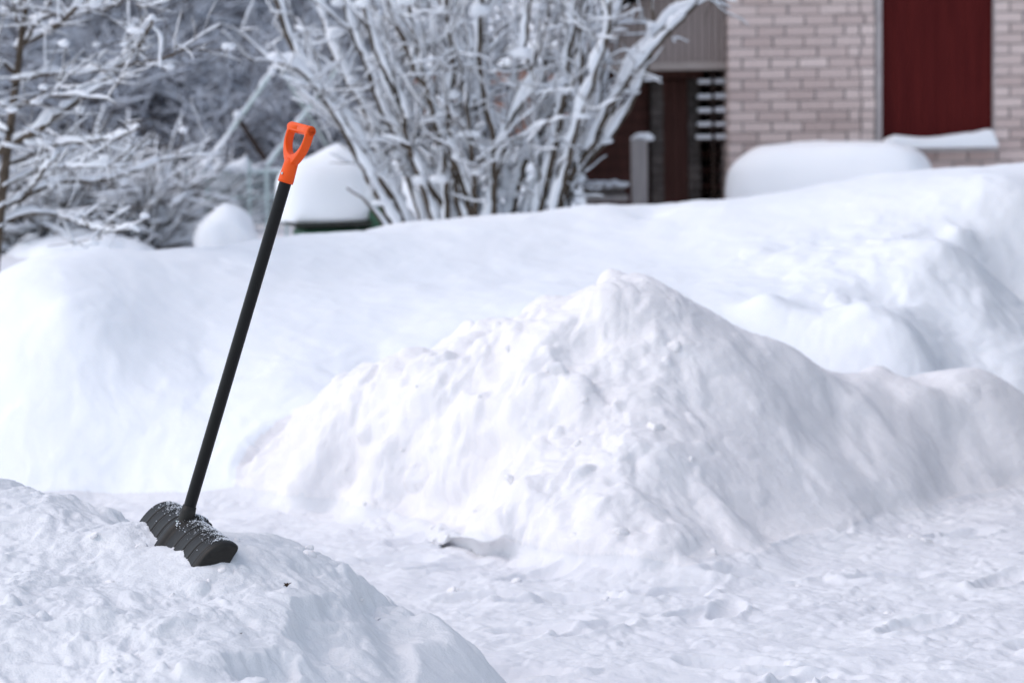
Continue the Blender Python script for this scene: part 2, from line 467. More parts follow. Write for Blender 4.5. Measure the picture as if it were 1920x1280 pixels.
def build_snow():
    ud = np.arange(-.262, .2621, .00078)
    uo = .262 + np.cumsum(.0012 * 1.16 ** np.arange(60)); uo = uo[uo < 6]
    u = np.concatenate([-uo[::-1], ud, uo])
    dn = [-25, -12, -6, -3, -1, 0.5, 1.5, 2.2, 2.8, 3.2, 3.6, 3.9, 4.15]
    d = 4.3
    while d < 400:
        dn.append(d)
        if d < 6.7: d += .0085
        elif d < 10.0: d += .0075
        elif d < 11.6: d += .012
        elif d < 20: d += .0022 * d
        elif d < 30: d *= 1.01
        else: d *= 1.05
    dn = np.array(dn)
    S = np.maximum(dn, 2.2)
    X = u[None, :] * S[:, None]; Y = np.repeat(dn[:, None], len(u), 1)
    H, D = snow_fields(X, Y)
    # surface texture of each kind of snow
    near = (Y > 4) & (Y < 22)
    x = X[near]; y = Y[near]; dm = D[near]
    _, sm = H, None
    wP = np.zeros_like(H); wM = wP.copy(); wB = wP.copy(); wG = wP.copy()
    for k, w in ((0, wG), (1, wB), (2, wM), (3, wP)):
        w[:] = (D == k)
    def blur(a, n=7):
        k = np.ones(n) / n
        for ax in (0, 1):
            a = np.apply_along_axis(lambda v: np.convolve(v, k, 'same'), ax, a)
        return a
    wG, wB, wM, wP = [blur(w)[near] for w in (wG, wB, wM, wP)]
    warp = .05 * fbm(x * 3, y * 3, 3, 90)
    x2 = x + warp; y2 = y + .05 * fbm(x * 3 + 40, y * 3, 3, 91)
    left = 1 - sstep(-.05, .55, x - .35 + (9 - y) * .15)
    rough_m = .16 + .84 * left
    dM = np.zeros_like(x); mm = wM > 0
    xm, ym, zm = x2[mm], y2[mm], H[near][mm]; rm = rough_m[mm]
    dM[mm] = (.075 * fbm3(xm * 2.0, ym * 2.0, zm * 2.0, 3, 1) * (.28 + .72 * left[mm])
              + .085 * rm * clods3(xm * 4.0, ym * 4.0, zm * 4.0, 5, prob=.5) * sstep(-.15, .3, fbm3(xm * 1.7, ym * 1.7, zm * 1.7, 2, 8))
              + .042 * rm * clods3(xm * 9.0, ym * 9.0, zm * 9.0, 15, prob=.45) * sstep(-.1, .3, fbm3(xm * 2.7 + 5, ym * 2.7, zm * 2.7, 2, 18))
              + .026 * rm * np.abs(fbm3(xm * 5, ym * 5, zm * 5, 2, 21)) + .012 * rm * fbm3(xm * 14, ym * 14, zm * 14, 3, 25)
              + .0015 * fbm3(xm * 45, ym * 45, zm * 45, 2, 29))
    track = x * .55 + y * .25
    prints = np.zeros_like(x); pr = random.Random(8)
    for _ in range(70):
        fx, fy, fa = pr.uniform(-.6, 2.4), pr.uniform(5.9, 9.5), pr.gauss(.5, .5)
        ca, sa = math.cos(fa), math.sin(fa); sel = (np.abs(x - fx) < .3) & (np.abs(y - fy) < .3)
        a_ = (x[sel] - fx) * ca + (y[sel] - fy) * sa; b_ = -(x[sel] - fx) * sa + (y[sel] - fy) * ca
        e_ = (a_ / .14) ** 2 + (b_ / .05) ** 2
        prints[sel] += -.020 * np.exp(-e_ ** 2) + .010 * np.exp(-((np.sqrt(e_) - 1.25) / .22) ** 2)
    scrape = .010 * np.abs(vnoise(x * .9 - y * .5, (y + x * .45) * 9, 39)) * sstep(-.1, .4, fbm(x * .8, y * .8, 2, 40))
    dG = prints + scrape + .66 * (.020 * fbm(track * 5, (y - x * .45) * 3.2, 3, 31) + .014 * np.abs(fbm(x2 * 7, y2 * 7, 3, 33)) + .005 * fbm(x2 * 22, y2 * 22, 3, 35)
          + .016 * clods(x2 * 12, y2 * 12, 37, prob=.35, rmin=.1) * sstep(-.1, .5, fbm(x * 2, y * 2, 2, 38)))
    cut = sstep(-.62, -.40, x - (y - 5.3) * .28)   # the smooth side where the pile was cut
    OB = at(355, 1000, 5.75); quiet = 1 - .7 * np.exp(-((x - OB[0]) ** 2 + (y - OB[1]) ** 2) / .28 ** 2)
    dP = quiet * ((1 - .8 * cut) * (.027 * fbm(x2 * 4.0, y2 * 4.0, 4, 41) + .012 * np.abs(fbm(x2 * 9, y2 * 9, 3, 43))
          + .030 * clods(x2 * 13, y2 * 13, 45, prob=.4, rmin=.1) * sstep(-.05, .45, fbm(x * 2.6, y * 2.6, 2, 48)) + .004 * fbm(x2 * 38, y2 * 38, 3, 49))
          + .022 * cut * fbm(x2 * 2.8, y2 * 2.0, 3, 51) + .003 * cut * fbm(x2 * 20, y2 * 20, 3, 53))
    rightside = sstep(.8, 1.5, x) * (1 - sstep(12.0, 13.0, y))
    faceb = 1 - sstep(9.9, 10.9, y)
    dB = (.014 * fbm(x2 * 1.8, y2 * 1.4, 4, 60) + .020 * fbm(x * .9, y * .7, 3, 61) + .004 * fbm(x * 4, y * 4, 3, 63) + faceb * (.022 * fbm3(x2 * 2.6, y2 * 2.6, H[near] * 2.6, 3, 65) + .003 * fbm(x2 * 12, y2 * 8, 3, 67))
          + rightside * (.05 * clods(x2 * 2.4, y2 * 2.0, 71, prob=.3) * sstep(0, .4, fbm(x * 1.1, y * 1.1, 2, 73)) + .030 * fbm3(x2 * 2.8, y2 * 2.8, H[near] * 2.8, 4, 75)))
    hh = H[near] + wG * dG + wB * dB + wP * dP
    Vb = np.stack([X, Y, blur(blur(H, 13), 13)], -1); Nb = np.cross(np.gradient(Vb, axis=1), np.gradient(Vb, axis=0)); Nb /= np.linalg.norm(Nb, axis=2)[..., None] + 1e-12
    Nn = Nb[near]; hh = hh + wM * dM * Nn[:, 2]
    # undercut slab edge at the foot of the heap
    best = np.full_like(x, 9.0); side = np.zeros_like(x)
    selx = (x > CRACK[:, 0].min() - .3) & (x < CRACK[:, 0].max() + .3) & (y > 7.6) & (y < 9)
    cy = np.interp(x[selx], CRACK[:, 0], CRACK[:, 1]) + .02 * vnoise(x[selx] * 14, x[selx] * 0, 77)
    ends = sstep(0, .08, x[selx] - CRACK[0, 0]) * sstep(0, .08, CRACK[-1, 0] - x[selx])
    s = y[selx] - cy
    lift = ends * .017 * sstep(-.010, .02, s) * (1 - sstep(.08, .4, s)) - ends * .012 * (1 - sstep(-.01, .02, s)) * sstep(-.16, -.05, s)
    hh[selx] += lift
    cave = ends * np.exp(-((s + .012) / .020) ** 2)
    hh[selx] -= .012 * cave
    yy = y.copy()
    yy[selx] += .070 * cave
    yy[selx] -= ends * .065 * sstep(.005, .045, s) * (1 - sstep(.06, .3, s))
    H[near] = hh; Y = Y.copy(); Y[near] = yy
    # break pure height-field look: push lumps sideways a little
    sx = np.zeros_like(H); sy = np.zeros_like(H)
    sx[near] = wM * dM * Nn[:, 0]; sy[near] = wM * dM * Nn[:, 1]
    sx[near] += (wM * .003 + wP * .004) * fbm(x * 7 + 3, y * 7, 3, 81); sy[near] += (wM * .003 + wP * .004) * fbm(x * 7, y * 7 + 9, 3, 83)
    V = np.stack([X + sx, Y + sy, H], -1)
    nr, nc = H.shape
    # smooth normals over the whole field, so that the pieces meet without a seam
    gu = np.gradient(V, axis=1); gv = np.gradient(V, axis=0)
    N = np.cross(gu, gv); N /= np.linalg.norm(N, axis=2)[..., None] + 1e-12
    idx = np.arange(nr * nc).reshape(nr, nc)
    quads = np.stack([idx[:-1, :-1], idx[:-1, 1:], idx[1:, 1:], idx[1:, :-1]], -1).reshape(-1, 4)
    fd = D[:-1, :-1].ravel()
    Vf = V.reshape(-1, 3); Nf = N.reshape(-1, 3)
    out = []
    for k, (name, mat) in enumerate((('snow_ground', SNOW_PACK), ('snow_bank', SNOW_FRESH), ('snow_heap', SNOW_DUG), ('snow_pile', SNOW_PILE_SHADED))):
        q = quads[fd == k]
        used, inv = np.unique(q, return_inverse=True)
        me = bpy.data.meshes.new(name)
        me.vertices.add(len(used)); me.vertices.foreach_set('co', Vf[used].ravel())
        me.loops.add(len(q) * 4); me.loops.foreach_set('vertex_index', inv.ravel().astype(np.int32))
        me.polygons.add(len(q)); me.polygons.foreach_set('loop_start', np.arange(0, len(q) * 4, 4, dtype=np.int32))
        me.polygons.foreach_set('use_smooth', np.ones(len(q), bool))
        me.update(calc_edges=True)
        me.validate()
        me.normals_split_custom_set_from_vertices(Nf[used].tolist())
        me.materials.append(mat)
        out.append(link(name, me))
    return out, V


(snow_ground, snow_bank, snow_heap, snow_pile), SNOWV = build_snow()
tag(snow_ground, kind='structure'); tag(snow_bank, kind='structure')
tag(snow_ground, 'trodden packed snow of the yard path around the heap', 'ground')
tag(snow_bank, 'smooth deep snow bank rising behind the heap', 'snow bank')
tag(snow_heap, 'big lumpy heap of shovelled snow with a peak in the middle of the yard', 'snow heap')
tag(snow_pile, 'low pile of snow in the foreground with the shovel stuck in it', 'snow pile')

# ------------------------------------------------------------------ snow shovel
def build_shovel():
    O = at(345, 985, 5.8)
    W = np.array([.43, -.88, -.085]); W /= np.linalg.norm(W)
    S = np.array([.305, .05, .952]); S -= W * (S @ W); S /= np.linalg.norm(S)
    N = np.cross(S, W)
    root = empty('snow_shovel', Vector(O))
    tag(root, 'black snow shovel with orange D grip standing stuck in the foreground snow pile', 'snow shovel')
    def L(w, n, s):
        return O + W * w + N * n + S * s
    # blade
    prof = np.array([(-.058, -.20), (-.056, -.13), (-.050, -.085), (-.041, -.052), (-.028, -.018), (-.010, .006), (.008, .017), (.025, .022), (.040, .021), (.050, .016)])
    k = np.linspace(0, len(prof) - 1, 40); P0 = np.stack([np.interp(k, range(len(prof)), prof[:, i]) for i in (0, 1)], 1)
    for _ in range(5):
        P0[1:-1] = (P0[:-2] + 2 * P0[1:-1] + P0[2:]) / 4
    tang = np.gradient(P0, axis=0); tang /= np.linalg.norm(tang, axis=1)[:, None]
    nrm = np.stack([-tang[:, 1], tang[:, 0]], 1)        # outward (convex side)
    C = np.array([.030, -.06])
    WC = .020; ws = list(np.linspace(-.206, .206, 341))
    gro = [-.165, -.115, -.062, .062, .115, .165]
    hw = .224
    rows = []
    def ring(w, sc_, dep):
        return [L(w + WC, *(C + (p - C) * sc_ + nn * dep)) for p, nn in zip(P0, nrm)]
    capn = 8
    tops = []
    for j in range(6):                                    # far end wall, centre to rim
        rows.append(ring(-hw + .004 - .004 * j / 5, .05 + .83 * j / 5, 0))
    for j in range(capn):
        a = j / (capn - 1) * math.pi / 2
        rows.append(ring(-hw + .018 * (1 - math.cos(a)), .88 + .12 * math.sin(a), 0))
    for w in ws:
        dep = 0
        for g in gro:
            dep -= .011 * math.exp(-((w - g) / .0030) ** 4)
            dep += .0016 * math.exp(-((w - g) / .010) ** 2)
        dep += .016 * math.exp(-((w + WC) / .017) ** 4) * .6      # central socket ridge
        rows.append(ring(w, 1.0, dep))
    for j in range(capn):
        a = (1 - j / (capn - 1)) * math.pi / 2
        rows.append(ring(hw - .018 * (1 - math.cos(a)), .88 + .12 * math.sin(a), 0))
    for j in range(6):
        rows.append(ring(hw - .004 * j / 5, .88 - .83 * j / 5, 0))
    V = np.array(rows); nr, nc = V.shape[:2]
    f = [(i * nc + c, i * nc + c + 1, (i + 1) * nc + c + 1, (i + 1) * nc + c) for i in range(nr - 1) for c in range(nc - 1)]
    b = MB(); b.add(V.reshape(-1, 3), f)
    blade = b.build('blade', BLADE, root, True)
    so = blade.modifiers.new('thick', 'SOLIDIFY'); so.thickness = .005; so.offset = 0
    # raised rim along the upper edge
    rim = [L(w, *(P0[-1] + np.array([.001, -.001]))) + S * (.006 if -.03 < w < .04 else 0) for w in np.linspace(-.19, .215, 80)]
    b = MB(); b.tube(rim, .0045, 8); b.build('blade_rim', BLADE, root, True)
    # socket
    b = MB(); b.tube([L(0, -.010, -.055), L(0, -.004, -.02), L(0, 0, .0), L(0, 0, .035), L(0, 0, .05)], [.012, .017, .0195, .0185, .0165], 20)
    b.build('socket', BLADE, root, True)
    b = MB(); b.tube([L(.004, -.024, .004), L(.004, -.017, .005)], [.005, .0055], 10); b.build('screw', METAL_PALE, root, True)
    # shaft
    top = np.array(at(541, 338, 5.8)); ln = (top[2] - O[2]) / S[2]
    b = MB(); b.tube([L(0, 0, s) for s in np.linspace(-.03, ln + .03, 24)], .0150, 28)
    b.build('shaft', BLACKM, root, True)
    # D grip
    gd = math.radians(7)
    g = lambda w, n, s: L(w * math.cos(gd) - n * math.sin(gd), w * math.sin(gd) + n * math.cos(gd), ln + s)
    b = MB()
    b.tube([g(0, 0, -.008), g(0, 0, -.0075), g(0, 0, .0), g(0, 0, .03), g(0, 0, .045), g(0, 0, .052)], [.0165, .0188, .0190, .0178, .0172, .013], 28)
    b.build('grip_socket', ORANGE, root, True)
    n = 64
    def outer(t):
        # closed loop, t in 0..1 starting at the bottom
        o = [(0, .036), (.017, .042), (.029, .056), (.042, .075), (.049, .096), (.0505, .118), (.0495, .138), (.045, .150), (0, .150)]
        return o
    def loop(half, cnt=33):
        h = np.array(half, float)
        seg = np.concatenate([[0], np.cumsum(np.linalg.norm(np.diff(h, axis=0), axis=1))])
        q = np.linspace(0, seg[-1], cnt)
        p = np.stack([np.interp(q, seg, h[:, i]) for i in (0, 1)], 1)
        for _ in range(3):
            p[1:-1] = (p[:-2] + 2 * p[1:-1] + p[2:]) / 4
        return np.concatenate([p, (p[1:-1] * (-1, 1))[::-1]])
    Lo = loop([(a, b * .93) for a, b in outer(0)]); Li = loop([(a, b * .93) for a, b in [(0, .066), (.012, .068), (.026, .077), (.037, .091), (.0425, .106), (.0435, .120), (.042, .127), (0, .127)]])
    m_ = len(Lo); vv = []; ff = []
    depth = lambda s: .0105 + .001 * min(1, max(0, (s - .04) / .06))
    for side in (-1, 1):
        for lp in (Lo, Li):
            for w, s in lp:
                vv.append(g(w, side * depth(s), s))
    A, B, Cc, D = 0, m_, 2 * m_, 3 * m_
    for i in range(m_):
        j = (i + 1) % m_
        ff += [(A + i, B + i, B + j, A + j), (Cc + i, Cc + j, D + j, D + i), (A + i, A + j, Cc + j, Cc + i), (B + i, D + i, D + j, B + j)]
    b = MB(); b.add(vv, ff)
    ring_o = b.build('grip_ring', ORANGE, root, True)
    bm = bmesh.new(); bm.from_mesh(ring_o.data); bmesh.ops.recalc_face_normals(bm, faces=bm.faces); bm.to_mesh(ring_o.data); bm.free()
    bevel(ring_o, .003, 3)
    # round hollow cross bar
    b = MB()
    for sgn in (-1, 1):
        b.tube([g(0, 0, .1275), g(sgn * .0505, 0, .1275), g(sgn * .0525, 0, .1275), g(sgn * .0525, 0, .1275), g(sgn * .044, 0, .1275)], [.0125, .0125, .0118, .0090, .0084], 28)
    b.build('grip_bar', ORANGE, root, True)
    b = MB(); b.tube([g(.006, -.0185, .012), g(.006, -.0205, .012)], [.003, .003], 10); b.build('rivet', METAL_PALE, root, True)
    # powder snow caught on the blade
    dep = MB(); rr = random.Random(5)
    ico = bmesh.new(); bmesh.ops.create_icosphere(ico, subdivisions=1, radius=1)
    iv = np.array([v.co[:] for v in ico.verts]); ifc = [tuple(v.index for v in fc.verts) for fc in ico.faces]; ico.free()
    cnt = 0
    while cnt < 3400:
        i = rr.randrange(14, nr - 15); c = rr.randrange(14, nc - 1)
        w = ws[min(max(i - 14, 0), len(ws) - 1)]
        dens = math.exp(-((c - 32) / 7.0) ** 2) * (.25 + .75 * (vnoise(np.array([w * 45.]), np.array([c * .35]), 3)[0] > .0))
        if rr.random() > dens: continue
        a = V[i, c] + (V[i + 1, c] - V[i, c]) * rr.random() + (V[i, c + 1 if c + 1 < nc else c] - V[i, c]) * rr.random()
        nn = np.cross(V[i + 1, c] - V[i, c], V[i, c] - V[i, c - 1]); nn /= np.linalg.norm(nn)
        if nn[2] < 0: nn = -nn
        r = .0005 + .0011 * rr.random() ** 4
        dep.add(a + nn * (.0027 + r * .3) + iv * r * np.array([1.3, 1.3, .7]), ifc); cnt += 1
    for q in range(40):                                   # a small clump at the socket screw
        w, n_, s = rr.gauss(.008, .006), -.020 + rr.gauss(0, .003), .0 + rr.gauss(0, .003)
        dep.add(L(w, n_, s) + iv * (.001 + .002 * rr.random()), ifc)
    dep.build('snow_dusting', SNOW_LOAD, root, True)
    return root


BLADE = noise_mat('black_blade_plastic', (.012, .011, .0095), (.018, .0165, .014), 60, rough=.5, bump=.08, bscale=300, spec=.3)
build_shovel()


def snow_z(x, y):
    X, Y = SNOWV[..., 0], SNOWV[..., 1]
    r = np.argmin(np.abs(Y[:, Y.shape[1] // 2] - y)); lo, hi = max(0, r - 40), r + 40
    d2 = (X[lo:hi] - x) ** 2 + (Y[lo:hi] - y) ** 2
    k = np.unravel_index(np.argmin(d2), d2.shape)
    return SNOWV[lo:hi][k][2]


# bits of dead leaf on the pile
for i, (a, b_, d, s, lab) in enumerate(((538, 1105, 5.52, .011, 'dark scrap of dead leaf lying on the foreground snow pile right of the shovel blade'),
                                  (452, 1197, 5.08, .004, 'tiny dark crumb of bark on the snow pile below the shovel blade'),)):
    p = hit(a, b_, 4.6); z = snow_z(p[0], p[1])
    rr = random.Random(i + 3); mb = MB()
    for q in range(5):
        ang = rr.random() * 6.28; c = np.array([p[0], p[1], z + .002])
        e = c + np.array([math.cos(ang) * s, math.sin(ang) * s, s * (.3 + .7 * rr.random())])
        mb.tube([c, (c + e) / 2 + np.array([0, 0, s * .25]), e], [s * .12, s * .28, s * .08], 5, .4)
    tag(mb.build('dead_leaf', DEBRIS, None, True), lab, 'leaf')

# loose clods of snow on the heap and at its foot
def clod(p, r, rr):
    bm = bmesh.new(); bmesh.ops.create_icosphere(bm, subdivisions=3, radius=1)
    ax = [Vector((rr.gauss(0, 1), rr.gauss(0, 1), rr.gauss(0, 1))).normalized() for _ in range(9)]
    cut = [rr.uniform(.55, .95) for _ in ax]
    for v in bm.verts:
        for a, c_ in zip(ax, cut):
            q = v.co.dot(a)
            if q > c_: v.co -= a * (q - c_) * .92
        v.co += v.normal * .05 * math.sin(v.co.x * 7 + v.co.y * 9 + r * 900)
        v.co = Vector((v.co.x * r * rr_s[0], v.co.y * r * rr_s[1], v.co.z * r * rr_s[2]))
    me = bpy.data.meshes.new('snow_clod'); bm.to_mesh(me); bm.free()
    me.polygons.foreach_set('use_smooth', [True] * len(me.polygons)); me.materials.append(SNOW_DUG)
    o = link('snow_clod', me); o.location = (p[0], p[1], snow_z(p[0], p[1]) - r * .12); o.rotation_euler = (rr.gauss(0, .4), rr.gauss(0, .4), rr.random() * 6)
    return o


rr = random.Random(41)
for k in range(48):
    if k < 14: a, b_, r = rr.uniform(640, 1300), rr.uniform(560, 900), .010 + .030 * rr.random() ** 2
    elif k < 36: a, b_, r = rr.uniform(560, 1900), rr.uniform(1000, 1180), .008 + .022 * rr.random() ** 2
    else: a, b_, r = rr.uniform(120, 480), rr.uniform(1000, 1120), .006 + .012 * rr.random() ** 2
    if k < 14: b_ = 545 + abs(a - 1150) * .42 + rr.random() * 330
    p = hit(a, b_, 4.6)
    rr_s = (rr.uniform(.8, 1.4), rr.uniform(.7, 1.1), rr.uniform(.5, .9))
    tag(clod(p, r, rr), ('half-sunk clod of snow on the slope of the big heap', 'small clod of loose snow lying on the path at the foot of the heap', 'crumb of loose snow lying on the foreground pile near the shovel')[0 if k < 14 else 1 if k < 36 else 2],
        'snow clod', ('loose clods on the heap', 'loose clods on the path', 'crumbs on the foreground pile')[0 if k < 14 else 1 if k < 36 else 2])

# ------------------------------------------------------------------ branches
def resample(pts, step):
    p = np.asarray(pts, float)
    q = np.concatenate([[2 * p[0] - p[1]], p, [2 * p[-1] - p[-2]]])
    out = []
    for i in range(1, len(q) - 2):
        L_ = np.linalg.norm(q[i + 1] - q[i]); n = max(2, int(L_ / step))
        for k in range(n):
            t = k / n
            out.append(.5 * ((2 * q[i]) + (-q[i - 1] + q[i + 1]) * t + (2 * q[i - 1] - 5 * q[i] + 4 * q[i + 1] - q[i + 2]) * t * t + (-q[i - 1] + 3 * q[i] - 3 * q[i + 1] + q[i + 2]) * t ** 3))
    out.append(q[-2])
    return np.array(out)


UP = np.array([0, 0, 1.0])


def add_branch(bark, snow, pts, r0, r1, load, sides=6, ssides=7, rr=random, gaps=.12, bias=(-.12, .03, 0)):
    """bark tube and the lumpy ridge of snow lying along its upper side"""
    n = len(pts)
    r = np.linspace(r0, r1, n)
    bark.tube(pts, r, sides)
    if snow is None: return
    t = np.gradient(pts, axis=0); t /= np.linalg.norm(t, axis=1)[:, None] + 1e-9
    up = UP + np.array(bias)
    per = up - (t @ up)[:, None] * t
    pl = np.linalg.norm(per, axis=1)
    per = per / (pl[:, None] + 1e-6)
    i = 0
    while i < n - 1:
        ln = rr.randint(4, 16)
        j = min(n - 1, i + ln)
        if rr.random() > gaps and j - i >= 2:
            k = np.arange(i, j + 1)
            ph = rr.random() * 6.28
            lump = .75 + .25 * np.sin(k * .9 + ph) + .22 * np.array([rr.random() for _ in k])
            rs = (r[k] * .85 + load * (.35 + .65 * np.clip(pl[k], 0, 1))) * lump
            ends = np.minimum(1, np.minimum(k - i + .35, j - k + .35) / 1.2)
            rs = rs * np.sqrt(ends)
            off = r[k] * .5 + rs * .72
            snow.tube(pts[k] + per[k] * off[:, None], rs, ssides)
        i = j


def grow(rr, start, direction, length, wob, seg, upcurl=.0):
    p = np.array(start, float); d = np.array(direction, float); d /= np.linalg.norm(d)
    n = max(3, int(length / seg)); out = [p.copy()]
    for i in range(n):
        d = d + np.array([rr.gauss(0, wob), rr.gauss(0, wob), rr.gauss(0, wob) + upcurl]); d /= np.linalg.norm(d)
        p = p + d * length / n; out.append(p.copy())
    return np.array(out)


def blob(mb, c, r, rr, n=1):
    ico = blob.ico
    a = rr.random() * 6.28
    v = ico[0] * (1 + .22 * np.sin(ico[0][:, [1]] * 3 + a) + .15 * np.sin(ico[0][:, [0]] * 5 + a * 2))
    mb.add(np.array(c) + v * np.array(r), ico[1])


_b = bmesh.new(); bmesh.ops.create_icosphere(_b, subdivisions=2, radius=1)
blob.ico = (np.array([v.co[:] for v in _b.verts]), [tuple(v.index for v in fc.verts) for fc in _b.faces]); _b.free()

# --- the big shrub in the middle
SH = 15.0
STEMS = [
    ([(770, 418), (735, 370), (665, 262), (625, 190), (560, 110), (530, 40), (498, -70)], .024, .030),
    ([(752, 412), (690, 335), (640, 240), (600, 175), (560, 130), (520, 118)], .018, .034),
    ([(862, 400), (790, 320), (722, 222), (690, 130), (660, 60), (632, -50)], .021, .028),
    ([(900, 400), (850, 300), (800, 180), (762, 90), (725, -10), (715, -60)], .020, .026),
    ([(893, 412), (888, 330), (880, 230), (868, 152)], .019, .012),
    ([(935, 405), (912, 300), (892, 190), (842, 60), (815, -60)], .023, .024),
    ([(945, 408), (990, 290), (1040, 200), (1072, 125), (1100, 0), (1112, -70)], .023, .028),
    ([(1000, 408), (1032, 310), (1047, 240), (1062, 130), (1078, 40), (1082, -60)], .021, .024),
    ([(1045, 405), (1090, 300), (1138, 225), (1180, 135), (1232, 62), (1318, -5), (1360, -40)], .024, .025),
    ([(1035, 405), (1072, 330), (1112, 268), (1150, 190), (1202, 122), (1245, 70), (1290, 25), (1330, -40)], .022, .022),
    ([(1010, 402), (1056, 300), (1086, 190), (1090, 110), (1086, 30), (1102, -60)], .021, .024),
    ([(960, 402), (950, 300), (960, 200), (972, 100), (966, -60)], .018, .026),
    ([(920, 402), (926, 280), (906, 180), (900, 90), (906, -60)], .021, .026),
    ([(842, 400), (832, 300), (810, 210), (790, 120), (770, 30), (758, -60)], .018, .026),
    ([(800, 400), (762, 330), (736, 240), (722, 160), (715, 60), (698, -60)], .018, .028),
    ([(1022, 405), (1100, 292), (1122, 200), (1130, 100), (1160, 20), (1185, -60)], .022, .028),
    ([(738, 412), (690, 382), (652, 352)], .012, .014),
    ([(1050, 402), (1085, 330), (1150, 250), (1190, 180), (1215, 120), (1225, 60), (1222, -40)], .018, .026),
    ([(980, 402), (1010, 330), (1005, 220), (1020, 130), (1010, 40), (1015, -60)], .018, .028),
    ([(870, 402), (850, 330), (842, 220), (850, 120), (838, 20), (842, -60)], .017, .030),
    ([(780, 405), (712, 300), (690, 220), (640, 130), (610, 50), (590, -60)], .019, .032),
    ([(820, 400), (770, 290), (752, 200), (700, 90), (680, 0), (672, -60)], .017, .030),
    ([(1030, 402), (1062, 322), (1075, 260), (1110, 160), (1140, 60), (1146, -60)], .018, .030),
    ([(905, 402), (935, 320), (955, 230), (1000, 150), (985, 90), (1000, -50)], .016, .032),
]
rr = random.Random(5)
for k in range(20):
    b0 = rr.uniform(790, 1040); f = (b0 - 915) / 125
    top = 900 + f * 230 + rr.gauss(0, 60); bow = rr.gauss(0, 22)
    STEMS.append(([(b0, 398), (b0 + (top - b0) * .28 + bow * .6, 300), (b0 + (top - b0) * .52 + bow, 200), (b0 + (top - b0) * .78 + bow * .6 + rr.gauss(0, 8), 90), (top, rr.uniform(-60, 30))],
                  rr.uniform(.012, .018), rr.uniform(.022, .032)))
shrub = empty('snowy_shrub', Vector(at(910, 410, SH)))
tag(shrub, 'large bare shrub of many arching snow-coated stems in the middle of the background', 'shrub')
rr = random.Random(11)
for si, (poly, rad, load) in enumerate(STEMS):
    dz = rr.uniform(-.35, .35) if si < 24 else rr.uniform(.2, .75)
    n = len(poly)
    pts = [at(a, b, SH + dz * (.4 + 1.2 * i / n)) for i, (a, b) in enumerate(poly)]
    pts[0] = pts[0] - np.array([0, 0, .15])
    P_ = resample(pts, .05)
    P_ = P_ + np.array([[rr.gauss(0, .004) for _ in range(3)] for _ in P_])
    bark = MB(); snow = MB()
    add_branch(bark, snow, P_, rad * 1.05, rad * .6, load * 1.02, 8, 8, rr, gaps=.08)
    L_ = len(P_)
    if n > 3:
        tight = poly[-1][0] > 1140
        for q in range(rr.randint(4, 6) if tight else rr.randint(9, 13)):
            i = rr.randint(int(L_ * .14), L_ - 2)
            t = P_[min(i + 2, L_ - 1)] - P_[max(0, i - 2)]; t /= np.linalg.norm(t)
            out = np.array([rr.gauss(0, 1), rr.gauss(0, .8), rr.gauss(.1, .5)]); out -= t * (out @ t); out /= np.linalg.norm(out)
            ang = rr.uniform(.2, .7)
            ln = rr.uniform(.12, .35) if tight else rr.uniform(.2, .7)
            b_ = grow(rr, P_[i], t * math.cos(ang) + out * math.sin(ang), ln, .16, .045, .02)
            r_ = rr.uniform(.003, .006)
            add_branch(bark, snow, b_, r_, r_ * .5, rr.uniform(.006, .015), 5, 6, rr, gaps=.18)
            for w in range(rr.randint(2, 5)):
                k = rr.randint(1, len(b_) - 1)
                d_ = np.array([rr.gauss(0, 1), rr.gauss(0, 1), rr.gauss(.4, .7)])
                add_branch(bark, snow, grow(rr, b_[k], d_, rr.uniform(.10, .34), .16, .045, .02), .0035, .002, rr.uniform(.004, .009), 4, 5, rr, gaps=.15)
        for q in range(2):
            i = rr.randint(int(L_ * .15), L_ - 1)
            blob(snow, P_[i] + np.array([rr.gauss(0, .02), -.02, .03]), (rr.uniform(.03, .07), rr.uniform(.03, .05), rr.uniform(.02, .04)), rr)
    st = bark.build('stem', BARK, shrub, True)
    so = snow.build('snow_load', SNOW_LOAD, shrub, True)
    so.parent = st; so.location = (0, 0, 0)
# --- the small tree at the left edge
LT = 12.5
tree = empty('garden_tree', Vector(at(0, 470, LT)))
tag(tree, 'small dark-trunked garden tree at the left edge with long snow-covered branches', 'tree')
rr = random.Random(23)
bark = MB()
trunk = resample([at(-12, 520, LT), at(-4, 440, LT), at(8, 330, LT), at(28, 170, LT), at(42, 60, LT), at(58, -60, LT)], .06)
bark.tube(trunk, np.linspace(.027, .014, len(trunk)), 9)
bark.build('trunk', BARK, tree, True)
LB = [
    ([(0, 285), (100, 222), (190, 152), (255, 92), (285, 40)], .018),
    ([(2, 392), (60, 360), (110, 342), (210, 335), (330, 292)], .016),
    ([(30, 90), (90, 60), (150, 8), (175, -30)], .014),
    ([(22, 150), (80, 142), (160, 134), (300, 112), (350, 90)], .010),
    ([(12, 312), (60, 290), (120, 270), (200, 262), (262, 240)], .012),
    ([(-2, 420), (60, 400), (120, 408), (190, 430), (262, 432)], .011),
    ([(40, 62), (28, 20), (10, -40)], .010),
    ([(36, 90), (80, 30), (110, -40)], .010),
    ([(20, 205), (70, 185), (130, 178), (215, 190)], .010),
    ([(10, 350), (70, 318), (150, 312), (240, 310)], .009),
    ([(44, 45), (110, 30), (190, 20), (260, -10)], .009),
    ([(0, 430), (40, 380), (100, 300), (150, 270)], .010),
    ([(15, 250), (-40, 210), (-90, 160)], .012), ([(5, 380), (-60, 330), (-120, 300)], .012), ([(30, 140), (-30, 90), (-80, 20)], .012),
]
